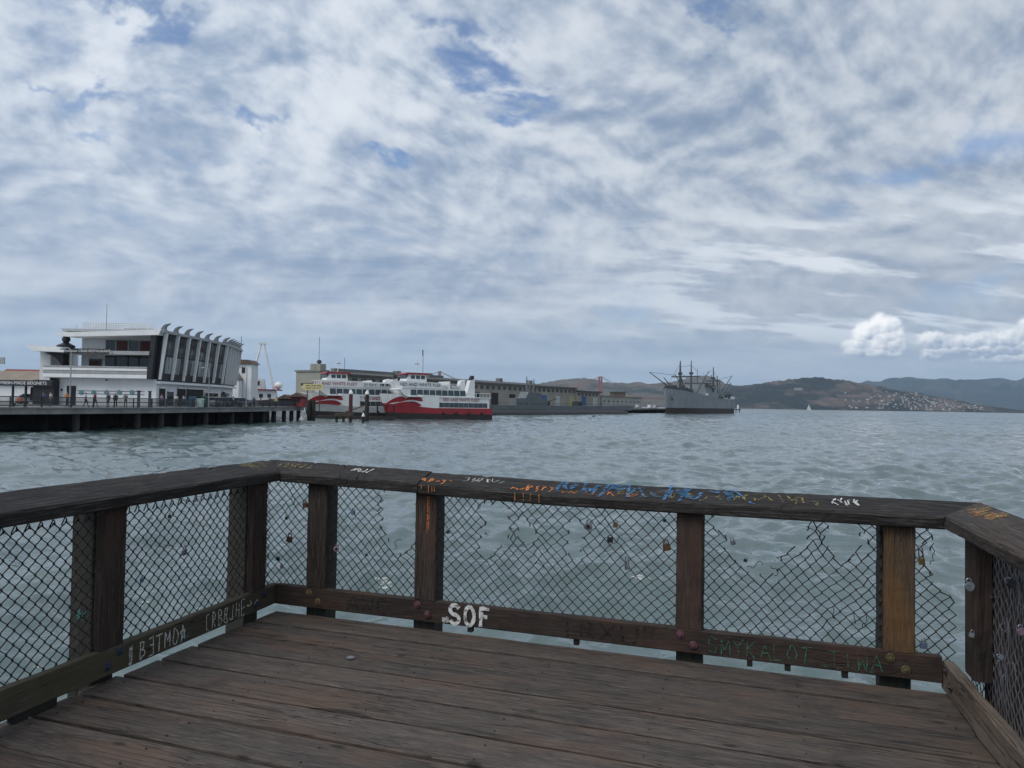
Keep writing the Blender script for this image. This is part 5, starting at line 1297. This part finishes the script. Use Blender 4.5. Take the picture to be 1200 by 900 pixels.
mb.build('roof_railing', 'trim_white', rf, kind='stuff'); MB().box(fx(118), fx(150), 4, 9, ROOF, zr + .55).build('roof_plant', 'trim_grey', rf)
MB().tube([(fx(110), 1.0, ROOF - .3), (fx(110), 1.0, fz(110, 354))], [.07, .035], 6).build('flag_pole', 'trim_grey', rf); MB().tube([(fx(75), 1.0, ROOF - .2), (fx(75), 1.0, fz(75, 379))], .03, 5).build('vent_pipe', 'trim_grey', rf)
# glazed water side: leaning wall, fins, black base band
def onside(dist):
    if dist <= 23: return Vector((0, dist, 0)), Vector((1, 0, 0))
    t = (dist - 23) / 13.8; return Vector((-2.9 * t, 23 + 13.5 * t, 0)), Vector((13.5, 2.9, 0)).normalized()
zb, zt = fz(175, 446.5), ROOF - .41
for a, b in ((0.05, 22.98), (23.02, 36.7)):
    p0, n0 = onside(a); p1, n1 = onside(b); p0 = p0 + n0 * .02; p1 = p1 + n0 * .02
    MB().hexa([p0 - n0 * .9 + Vector((0, 0, zb)), p0 + Vector((0, 0, zb)), p1 + Vector((0, 0, zb)), p1 - n0 * .9 + Vector((0, 0, zb)), p0 - n0 * .5 + Vector((0, 0, zt)), p0 + n0 * .75 + Vector((0, 0, zt)), p1 + n0 * .75 + Vector((0, 0, zt)), p1 - n0 * .5 + Vector((0, 0, zt))]).build('glazed_wall', 'band_black', bd)
    MB().hexa([p0 - n0 * .2 + Vector((0, 0, zb - .35)), p0 + n0 * .45 + Vector((0, 0, zb - .35)), p1 + n0 * .45 + Vector((0, 0, zb - .35)), p1 - n0 * .2 + Vector((0, 0, zb - .35)), p0 - n0 * .2 + Vector((0, 0, zb - .003)), p0 + n0 * .45 + Vector((0, 0, zb - .003)), p1 + n0 * .45 + Vector((0, 0, zb - .003)), p1 - n0 * .2 + Vector((0, 0, zb - .003))]).build('ledge', 'trim_white', bd)
FIN = [0.35 + k * 3.7 for k in range(7)] + [25.3 + k * 2.75 for k in range(5)]
for k, s in enumerate(FIN):
    p, n = onside(s); tv = Vector((-n.y, n.x, 0))
    z0, z1 = zb + .25, zt; a0, a1 = p + n * .12, p + n * .95
    MB().hexa([a0 - tv * .11 + Vector((0, 0, z0)), a0 + n * .34 - tv * .11 + Vector((0, 0, z0)), a0 + n * .34 + tv * .11 + Vector((0, 0, z0)), a0 + tv * .11 + Vector((0, 0, z0)), a1 - n * .2 - tv * .11 + Vector((0, 0, z1)), a1 + n * .34 - tv * .11 + Vector((0, 0, z1)), a1 + n * .34 + tv * .11 + Vector((0, 0, z1)), a1 - n * .2 + tv * .11 + Vector((0, 0, z1))]).build('fin', 'fin_white', bd)
    nxt = FIN[k + 1] if k + 1 < len(FIN) else s + 2.2
    if k == 6: nxt = s
    for q in range(3):          # three panes between fins, curtains behind the lower half
        if nxt - s < 1: continue
        u0 = s + .45 + q * (nxt - s - .6) / 3; u1 = u0 + (nxt - s - .6) / 3 - .14
        pa, pb_ = onside(u0)[0], onside(u1)[0]
        def G(pp, f_): return pp + n * (.05 + .75 * f_) + Vector((0, 0, zb + (zt - zb) * f_))
        for f0, f1, mm in ((.17, .52, 'curtain' if (k + q) % 3 else 'cafe_glass'), (.55, .97, 'cafe_glass')):
            MB().hexa([G(pa, f0), G(pa, f0) + n * .05, G(pb_, f0) + n * .05, G(pb_, f0), G(pa, f1), G(pa, f1) + n * .05, G(pb_, f1) + n * .05, G(pb_, f1)]).build('window', mm, bd)
def fish(loc, rz):      # curling crest cut from thick plate, tip swept outwards
    return MB().prism([(-.75, 0), (.55, 0), (.36, .40), (.46, .78), (1.15, 1.32), (.48, 1.22), (.02, .98), (-.26, .60), (-.42, .25)], 'y', -.22, .22)
fm = fish(None, 0).mesh('roof_crest', False)
for k, s in enumerate([0.3 + j * 3.65 for j in range(7)] + [25.2 + j * 2.75 for j in range(5)]):
    p, n = onside(s); o = link('roof_crest', fm, 'bronze_grey', bd); o.location = p + n * .7 + Vector((0, 0, ROOF - .02)); o.rotation_euler = (0, 0, math.atan2(n.y, n.x)); o.scale = (.86, .8, .80)
# water-side ground floor openings
for a, b, h, m in ((.9, 2.6, 2.6, 'dark_open'), (3.4, 5.2, 2.2, 'cafe_glass'), (6.6, 9.2, 2.7, 'dark_open'), (9.8, 15.6, 2.7, 'dark_open'), (16.8, 19.2, 2.2, 'cafe_glass'), (19.9, 21.6, 2.2, 'cafe_glass'), (24.5, 26.5, 2.5, 'dark_open'), (28, 31, 2.3, 'cafe_glass')):
    p0, n = onside(a); p1, _ = onside(b); q0, q1 = p0 + n * .02, p1 + n * .02
    w = MB().hexa([q0 + Vector((0, 0, .05)), q0 + n * .06 + Vector((0, 0, .05)), q1 + n * .06 + Vector((0, 0, .05)), q1 + Vector((0, 0, .05)), q0 + Vector((0, 0, h)), q0 + n * .06 + Vector((0, 0, h)), q1 + n * .06 + Vector((0, 0, h)), q1 + Vector((0, 0, h))]).build('opening', m, bd)
    MB().hexa([q0 + n * .061 + Vector((0, 0, h)), q0 + n * .16 + Vector((0, 0, h)), q1 + n * .16 + Vector((0, 0, h)), q1 + n * .061 + Vector((0, 0, h)), q0 + n * .061 + Vector((0, 0, h + .14)), q0 + n * .16 + Vector((0, 0, h + .14)), q1 + n * .16 + Vector((0, 0, h + .14)), q1 + n * .061 + Vector((0, 0, h + .14))]).build('lintel', 'trim_white', w)
# front ground floor: door, lamp, teal discs on rods, kiosk canopy with its sign
MB().box(fx(71), fx(81.5), -.08, -.01, .02, fz(76, 452)).build('door', 'dark_open', bd); MB().box(fx(64.5), fx(66), -.2, -.02, fz(65, 458), fz(65, 455.5)).build('wall_lamp', 'band_black', bd)
for y in (458.2, 461.6): MB().box(fx(83), fx(162), -.06, -.02, fz(120, y) - .03, fz(120, y) + .03).build('wall_rod', 'band_black', bd)
for px in (88, 102.6, 117.6, 132.6, 147.4): MB().lathe([(.30, -.02), (.33, -.10), (.22, -.14)], 18, (fx(px), 0, fz(px, 459.5)), 'y').build('teal_disc', 'teal_disc', bd)
MB().lathe([(.1, 0), (.12, -.3)], 8, (fx(122), -.9, fz(122, 445.5)), 'y').build('camera_dome', 'band_black', bd)
ks = thing('beignet_kiosk', 'black canopied food kiosk with white lettering at the left of the restaurant', 'kiosk', (CX, CY, PZ))
MB().box(fx(37.5), fx(61.8), -1.2, 3, 0, fz(50, 445.5)).build('booth', 'band_black', ks)
cn = MB().box(fx(-14), fx(61.9), -1.6, -1.25, fz(30, 452.5), fz(30, 445.8)).build('sign_fascia', 'band_black', ks); MB().box(fx(-14), fx(37.3), -1.24, 4, fz(30, 446.6), fz(30, 445.9)).build('canopy_top', 'band_black', ks)
text_part('FRESH-MADE BEIGNETS', .62, 'sign_white', cn, (fx(28.8), -1.62, fz(29, 449.2)), (R(90), 0, 0), .015)
for px in (29, 14, -4): MB().box(fx(px) - .12, fx(px) + .12, -1.2, -1.0, 0, fz(30, 452.6)).build('post', 'band_black', ks)
MB().box(fx(31), fx(36.8), 1, 2.6, 0, 2.4).build('menu_board', 'trim_grey', ks); MB().box(fx(14), fx(28), 2.6, 3, 0.6, 2.5).build('counter_back', 'red_panel_and_reflection', ks)
# houses and roofs behind the kiosk
mat('roof_tan', (0.24, 0.20, 0.155), (0.19, 0.16, 0.13), 0.4, 0.9, grime=0.3); mat('roof_red', (0.22, 0.055, 0.04), None, 0.4, 0.9); mat('trees_far', (0.03, 0.04, 0.025), None, 0.5, 0.95)
t_ = thing('market_hall', 'long low hall with tan sloping roof behind the kiosk', 'building', (bx_(5, 140), 140, PZ)); MB().box(-14, 5.2, 0, 12, 0, 3.4).build('wall', 'plaster_white', t_); MB().prism([(-.6, 3.41), (12.5, 3.41), (12.5, 3.8), (6, 6.2), (-.6, 3.7)], 'x', -15, 5.6).build('roof', 'roof_tan', t_)
t_ = thing('red_roofed_building', 'red roofed building behind the market hall', 'building', (bx_(22, 175), 175, PZ)); MB().box(-6, 4, 0, 10, 0, 5).build('wall', 'brown_wall', t_); MB().prism([(-.6, 5.01), (10.6, 5.01), (5, 7.8)], 'x', -6.6, 4.6).build('roof', 'roof_red', t_)
t_ = thing('billboard', 'grey billboard rising above the roofs at the far left', 'billboard', (bx_(-3, 170), 170, PZ)); MB().box(-3.5, 1.4, 0, .3, 8.6, 10.2).build('panel', 'trim_grey', t_); MB().tube([(-1, .5, 0), (-1, .5, 9)], .2, 6).build('post', 'dark_metal', t_)
# ---- white vessel lying behind the pier
vs = thing('white_vessel', 'white vessel with tall A frame mast lying behind the restaurant', 'ship', (bx_(303, 168), 168, 0), R(14))
rows = []
for i in range(21):
    t = i / 20; x = -9 + 18.5 * t; sh = 3.6 + 3.6 * max(0, t - .35) ** 1.4; w = 3.1 * (1 - max(0, (t - .55) / .45) ** 2.2)
    up = [(x + z * .25 * max(0, (t - .7) / .3), max(.08, w * (.72 + .28 * z / sh)), z) for z in (-.8, 1.0, sh * .6, sh)]; rows.append([q for q in up] + [(a, -b, c) for a, b, c in reversed(up)])
mb = MB().grid([list(reversed(r_)) for r_ in rows]); mb.f += [tuple(range(8)), tuple(range(len(mb.v) - 1, len(mb.v) - 9, -1))]; mb.build('hull', 'boat_white', vs)
st_ = MB()
for sgn in (1, -1): st_.grid([[(x + 0, sgn * (y + .03), z - .35) for x, y, z in [r_[3] for r_ in rows]], [(x, sgn * (y + .03), z - .12) for x, y, z in [r_[3] for r_ in rows]]])
st_.build('sheer_stripe', 'ferry_red', vs, kind='stuff')
dh = MB().prism([(-6.5, 3.4), (4.5, 3.4), (3.8, 6.2), (-6.5, 6.2)], 'y', -2.4, 2.4).build('deckhouse', 'boat_white', vs); MB().box(-7, 5.2, -2.7, 2.7, 6.21, 6.45).build('upper_deck', 'ferry_red', vs)
wh = MB().prism([(-4.5, 6.46), (1.6, 6.46), (1.2, 8.8), (-4.5, 8.8)], 'y', -1.9, 1.9).build('wheelhouse', 'boat_white', vs)
for x in (-3.8, -2.2, -.6): MB().box(x, x + 1.0, -1.95, -1.88, 7.3, 8.3).build('window', 'cafe_glass', wh)
for x in (-5.6, -3.6, -1.6, .4, 2.2): MB().box(x, x + .8, -2.45, -2.38, 4.5, 5.4).build('window', 'cafe_glass', dh)
for a, b in (((-1.6, -1, 8.7), (.4, 0, 17.0)), ((-1.6, 1, 8.7), (.4, 0, 17.0)), ((3.4, 0, 6.4), (1.0, 0, 17.0))): MB().tube([a, b], [.24, .16], 6).build('mast_leg', 'boat_white', vs)
MB().box(-.1, 1.6, -.25, .25, 16.9, 17.3).build('mast_head', 'boat_white', vs); MB().tube([(-4.0, 0, 8.8), (-4.0, 0, 18.6)], .06, 5).build('aerial', 'dark_metal', vs); MB().lathe([(.1, 6.5), (.8, 6.9), (.95, 7.5), (.6, 8.1), (.05, 8.3)], 12, (4.4, 0, 0)).build('radar_dome', 'sail_white', vs, smooth=True)
MB().tube([(-.5, -1, 8.8), (-.5, -1, 10.8)], [.5, .4], 8).build('stack', 'boat_white', vs)
t_ = thing('tiled_tower_building', 'white tower with dark cap and brown tiled roof at the corner of the restaurant', 'building', (bx_(282, 158), 158, PZ)); MB().box(-1.4, 2.3, 0, 4, 0, 9.0).build('wall', 'plaster_white', t_); MB().prism([(-1.8, 9.01), (2.7, 9.01), (1.6, 9.9), (-.7, 9.9)], 'y', -.4, 4.4).build('cap', 'brown_wall', t_); MB().box(.2, .9, -.08, -.01, 7.0, 8.2).build('window', 'dark_open', t_)
MB().prism([(-3.4, 6.0), (.6, 5.4), (.6, 5.6), (-1.2, 8.0), (-3.0, 8.2)], 'y', -2.4, -.1).build('tiled_roof', 'roof_tan', t_); MB().box(-3.0, .4, -2.2, -.2, 0, 5.35).build('porch', 'plaster_white', t_)
mat('kiosk_red', (0.22, 0.03, 0.03), (0.15, .025, .025), 0.8, 0.7)
for px, w, h, lb in ((334, 2.6, 2.0, 'red wooden ticket hut near the end of the pier'), (348, 2.8, 2.4, 'red hut with dark roof at the very end of the pier')):
    t_ = thing('ticket_hut', lb, 'hut', (bx_(px, 141), 141, PZ), 0, 'red huts at the pier end'); MB().box(-w / 2, w / 2, 0, 2.5, 0, h - .5).build('wall', 'kiosk_red', t_); MB().prism([(-w / 2 - .3, h - .49), (w / 2 + .3, h - .49), (0, h + .35)], 'y', -.3, 2.8).build('roof', 'brown_wall', t_)
    MB().box(-w / 4, w / 4, -.07, -.01, .9, 1.7).build('window', 'dark_open', t_)
q = thing('mooring_pile', 'cluster of dark timber piles at the end of the near pier', 'pile', (-41.0, 147.2, 0), 0, 'capped mooring piles')
for a, b in ((0, 0), (.8, .2), (.3, .9)): MB().lathe([(.4, -2.5), (.36, 4.1)], 9, (a, b, 0)).build('shaft', 'pile_dark', q)
mat('buoy_white', (0.6, 0.6, 0.58), None, 2, 0.6)
q = thing('mooring_buoy', 'small white buoy floating by the pier end piles', 'buoy', (bx_(354, 140), 140, 0)); MB().lathe([(.05, -.3), (.45, 0), (.5, .4), (.2, .75), (.08, .9)], 12).build('float', 'buoy_white', q, smooth=True)
# lamp posts along the pier
mat('lamp_grey', (0.30, 0.32, 0.33), None, 2, 0.5)
for k, (px, Y, h) in enumerate(((82.5, 84, 6.4), (245, 107, 5.4), (289, 118, 6.2))):
    t_ = thing('street_lamp', ('grey street lamp in front of the terrace of the restaurant', 'grey street lamp before the far end of the restaurant', 'grey street lamp in front of the white vessel')[k], 'street lamp', (bx_(px, Y), Y, PZ), 0, 'street lamps on the pier')
    MB().tube([(0, 0, 0), (0, 0, h * .7), (0, 0, h)], [.10, .07, .06], 8).build('pole', 'lamp_grey', t_); MB().tube([(0, 0, h), (-.3, 0, h + .45), (-.9, 0, h + .5)], .05, 6).build('arm', 'lamp_grey', t_); MB().lathe([(.1, h + .5), (.34, h + .35), (.30, h + .25)], 12, (-1.0, 0, 0)).build('lamp_head', 'lamp_grey', t_)
# pier furniture
mat('bin_blue', (0.03, 0.09, 0.14), None, 2, 0.6); mat('bin_green', (0.03, 0.07, 0.06), None, 2, 0.6); mat('crate_pale', (0.38, 0.46, 0.44), None, 2, 0.7)
for px, Y, w, h, m, lb in ((226, 106, .8, 1.4, 'bin_blue', 'tall blue recycling bin beside the restaurant wall'), (234.5, 105.5, 1.0, 1.1, 'crate_pale', 'pale green equipment box between the two bins'), (240.5, 107, .7, 1.5, 'bin_green', 'dark green bin right of the pale box')):
    t_ = thing('litter_bin', lb, 'bin', (bx_(px, Y), Y, PZ), 0, 'bins beside the restaurant'); MB().hexa([(-w / 2 * .9, -.4, 0), (w / 2 * .9, -.4, 0), (w / 2 * .9, .4, 0), (-w / 2 * .9, .4, 0), (-w / 2, -.45, h), (w / 2, -.45, h), (w / 2, .45, h), (-w / 2, .45, h)]).build('body', m, t_); MB().prism([(-w / 2 - .04, h + .002), (w / 2 + .04, h + .002), (w / 2 * .6, h + .16), (-w / 2 * .6, h + .16)], 'y', -.48, .48).build('lid', m, t_)
glass('car_glass', (0.02, 0.024, 0.027), 0.1)
def car(label, loc, rz, m):
    o = thing('parked_car', label, 'car', loc, rz, 'cars parked on the pier')
    MB().prism([(-2.1, .35), (2.1, .35), (2.15, .75), (1.2, .95), (-1.9, 1.0), (-2.15, .8)], 'y', -.88, .88).build('body', m, o); MB().prism([(-1.7, 1.0), (1.0, .97), (.35, 1.45), (-1.2, 1.48)], 'y', -.78, .78).build('cabin', 'car_glass', o); MB().prism([(-1.25, 1.481), (.4, 1.451), (.3, 1.52), (-1.1, 1.54)], 'y', -.74, .74).build('roof', m, o)
    for wx in (-1.35, 1.35):
        for wy in (-.89, .71): MB().lathe([(.33, 0), (.33, .18)], 12, (wx, wy, .33), 'y').build('wheel', 'dark_metal', o)
car('white car parked under the kiosk canopy', (CX + fx(8), CY + 4.5, PZ), R(10), 'boat_white')
for k, (px, Y, m) in enumerate(((256, 113, 'boat_white'), (270, 117, 'lamp_grey'), (283, 121, 'boat_white'))): car(('white car parked just past the end of the restaurant', 'grey car between the two white cars on the pier', 'white car parked in front of the white vessel')[k], (bx_(px, Y), Y, PZ), R(80), m)
# ---- people on the pier
def person(label, loc, rz, shirt, legs, pose='stand', hair=(0.03, 0.022, 0.018), skin=(0.32, 0.20, 0.15), holds=None):
    V = {'pel': (0, 0, .95), 'chest': (0, 0, 1.32), 'neck': (0, 0, 1.50), 'head': (0, .02, 1.62), 'top': (0, .01, 1.76), 'lh': (-.09, 0, .92), 'lk': (-.11, .03, .50), 'lf': (-.12, -.02, .06), 'lt': (-.13, .16, .04), 'rh': (.09, 0, .92), 'rk': (.11, .03, .50), 'rf': (.12, -.02, .06), 'rt': (.13, .16, .04),
         'ls': (-.19, 0, 1.42), 'le': (-.25, -.03, 1.14), 'lw': (-.24, .08, .90), 'rs': (.19, 0, 1.42), 're': (.25, -.03, 1.14), 'rw': (.24, .08, .90)}
    if pose == 'walk': V.update(lk=(-.10, .18, .52), lf=(-.10, .24, .08), lt=(-.10, .42, .06), rk=(.10, .02, .50), rf=(.11, -.28, .12), rt=(.11, -.14, .04), lw=(-.24, -.12, .95), rw=(.24, .2, .98))
    if pose == 'lean': V.update(le=(-.28, .2, 1.2), lw=(-.16, .42, 1.14), re=(.28, .2, 1.2), rw=(.16, .42, 1.14), chest=(0, .10, 1.30), neck=(0, .15, 1.46), head=(0, .2, 1.58), top=(0, .2, 1.72), ls=(-.19, .1, 1.40), rs=(.19, .1, 1.40))
    if pose == 'sit':
        V = {k: (x, y, z - .45) for k, (x, y, z) in V.items()}; V.update(lk=(-.12, .45, .50), lf=(-.12, .48, .08), lt=(-.12, .64, .05), rk=(.12, .45, .50), rf=(.12, .50, .08), rt=(.12, .66, .05), lw=(-.15, .3, .62), rw=(.15, .3, .62))
    R_ = {'pel': .15, 'chest': .17, 'neck': .06, 'head': .10, 'top': .07, 'lh': .10, 'rh': .10, 'lk': .07, 'rk': .07, 'lf': .05, 'rf': .05, 'lt': .04, 'rt': .04, 'ls': .07, 'rs': .07, 'le': .05, 're': .05, 'lw': .038, 'rw': .038}
    E_ = [('pel', 'chest'), ('chest', 'neck'), ('neck', 'head'), ('head', 'top'), ('pel', 'lh'), ('lh', 'lk'), ('lk', 'lf'), ('lf', 'lt'), ('pel', 'rh'), ('rh', 'rk'), ('rk', 'rf'), ('rf', 'rt'), ('chest', 'ls'), ('ls', 'le'), ('le', 'lw'), ('chest', 'rs'), ('rs', 're'), ('re', 'rw')]
    ks_ = list(V); me = bpy.data.meshes.new('person'); me.from_pydata([V[k] for k in ks_], [(ks_.index(a), ks_.index(b)) for a, b in E_], [])
    ob = bpy.data.objects.new('person', me); COL.objects.link(ob); md = ob.modifiers.new('Skin', 'SKIN')
    for i, k in enumerate(ks_): me.skin_vertices[0].data[i].radius = (R_[k], R_[k] * (.78 if k in ('pel', 'chest') else 1)); me.skin_vertices[0].data[i].use_root = (k == 'pel')
    ob.modifiers.new('Sub', 'SUBSURF').levels = 1
    m2 = bpy.data.meshes.new_from_object(ob.evaluated_get(bpy.context.evaluated_depsgraph_get())); bpy.data.objects.remove(ob, do_unlink=True)
    for nm, c in (('shirt', shirt), ('trousers', legs), ('skin', skin), ('hair', hair)):
        key = nm + '_%.2f_%.2f_%.2f' % c
        if key not in MATS: mat(key, c, None, 6, 0.85)
        m2.materials.append(MATS[key])
    dz_ = .45 if pose == 'sit' else 0
    for p_ in m2.polygons:
        z = p_.center.z + dz_; x, y = p_.center.x, p_.center.y; hy = V['head'][1]
        if z > 1.50: p_.material_index = 3 if (z > 1.70 or y < hy - .03) else 2
        elif pose == 'sit' and p_.center.z < .58 and y > .12 or z < .98 and abs(x) < .2: p_.material_index = 1
        elif z < .99 and pose != 'sit': p_.material_index = 2
        else: p_.material_index = 0
        p_.use_smooth = True
    o = link('person', m2, None); o.location = loc; o.rotation_euler = (0, 0, rz); tag(o, label, 'person', 'people on the pier')
    return o
def walkway(px, Y): return (bx_(px, Y), Y, PZ)
person('person in an orange jacket standing at the pier railing by the dark door', walkway(79.5, 84.2), R(200), (0.55, 0.24, 0.05), (0.05, 0.05, 0.06), 'lean')
person('person in a white shirt and dark trousers walking along the pier', walkway(101, 85.5), R(-80), (0.62, 0.62, 0.66), (0.03, 0.03, 0.05), 'walk')
person('person in dark clothes, left of the pair under the teal discs', walkway(127.5, 88.5), R(170), (0.05, 0.05, 0.055), (0.06, 0.055, 0.05), 'stand'); person('person in black clothes, right of the pair under the teal discs', walkway(136, 89.5), R(200), (0.03, 0.03, 0.035), (0.04, 0.04, 0.045), 'stand')
person('seated person in a bright orange top near the food kiosk', walkway(24, 80), R(180), (0.60, 0.16, 0.06), (0.12, 0.10, 0.09), 'sit')
person('person in a purple grey top near the big dark doorway', walkway(190, 97), R(160), (0.20, 0.16, 0.22), (0.05, 0.05, 0.06), 'walk'); person('person in a pale top standing in the shade of the doorway', walkway(207, 101), R(190), (0.5, 0.48, 0.45), (0.05, 0.06, 0.08), 'stand')
for px, Y, sh, lg, ps, rz, lb in ((52, 83, (.10, .12, .22), (.05, .05, .06), 'walk', 90, 'person in a navy top walking left of the dark door'), (60, 84.5, (.35, .33, .30), (.08, .07, .07), 'stand', 150, 'person in a beige top beside the dark kiosk'), (112, 87, (.25, .05, .06), (.05, .05, .07), 'walk', -90, 'person in a dark red top walking under the teal discs'),
        (148, 90, (.12, .16, .14), (.05, .05, .05), 'lean', 190, 'person in a green grey top leaning on the pier rail'), (216, 103, (.40, .40, .42), (.04, .05, .09), 'walk', 80, 'person in a light grey top beside the blue bin'), (262, 113, (.05, .06, .08), (.05, .05, .05), 'stand', 200, 'person in black behind the parked cars at the restaurant end'),
        (274, 116, (.45, .42, .38), (.09, .08, .08), 'walk', 100, 'person in a cream top near the grey parked car'), (298, 120, (.07, .10, .20), (.04, .04, .05), 'stand', 170, 'person in a blue top in front of the white vessel'), (306, 122, (.32, .10, .08), (.06, .05, .05), 'walk', -80, 'person in a brick red top right of the street lamp'),
        (317, 126, (.10, .10, .11), (.05, .05, .06), 'lean', 200, 'person in charcoal leaning on the rail near the red huts'), (324, 129, (.5, .48, .2), (.05, .05, .06), 'stand', 180, 'person in a yellow top beside the red huts')):
    person(lb, walkway(px, Y), R(rz), sh, lg, ps)
bn = thing('bench', 'dark slatted bench on the pier under the seated person', 'bench', walkway(24, 79.75), R(180))
for y in (-.1, .08, .26): MB().box(-.8, .8, y - .07, y + .07, .40, .44).build('seat_slat', 'pile_dark', bn)
for x in (-.65, .65): MB().box(x - .04, x + .04, -.15, .3, 0, .40).build('leg', 'dark_metal', bn)

# ------------------------------------------------------------------ haze: even, thin marine air over the whole bay
hm = bpy.data.materials.new('haze'); hm.use_nodes = True; ht = NT(hm.node_tree); ht.n.clear()
ho = ht.new('ShaderNodeOutputMaterial'); pv = ht.new('ShaderNodeVolumePrincipled')
pv.inputs['Color'].default_value = (0.56, 0.77, 1.0, 1); pv.inputs['Density'].default_value = 4.7e-5; pv.inputs['Anisotropy'].default_value = 0.2
ht.l.new(pv.outputs[0], ho.inputs['Volume'])
hz_ = MB().box(-16200, 16200, -16200, 16200, -6, 760).build('haze', hm); hz_['kind'] = 'stuff'; hz_['label'] = 'thin blue marine haze over the bay'
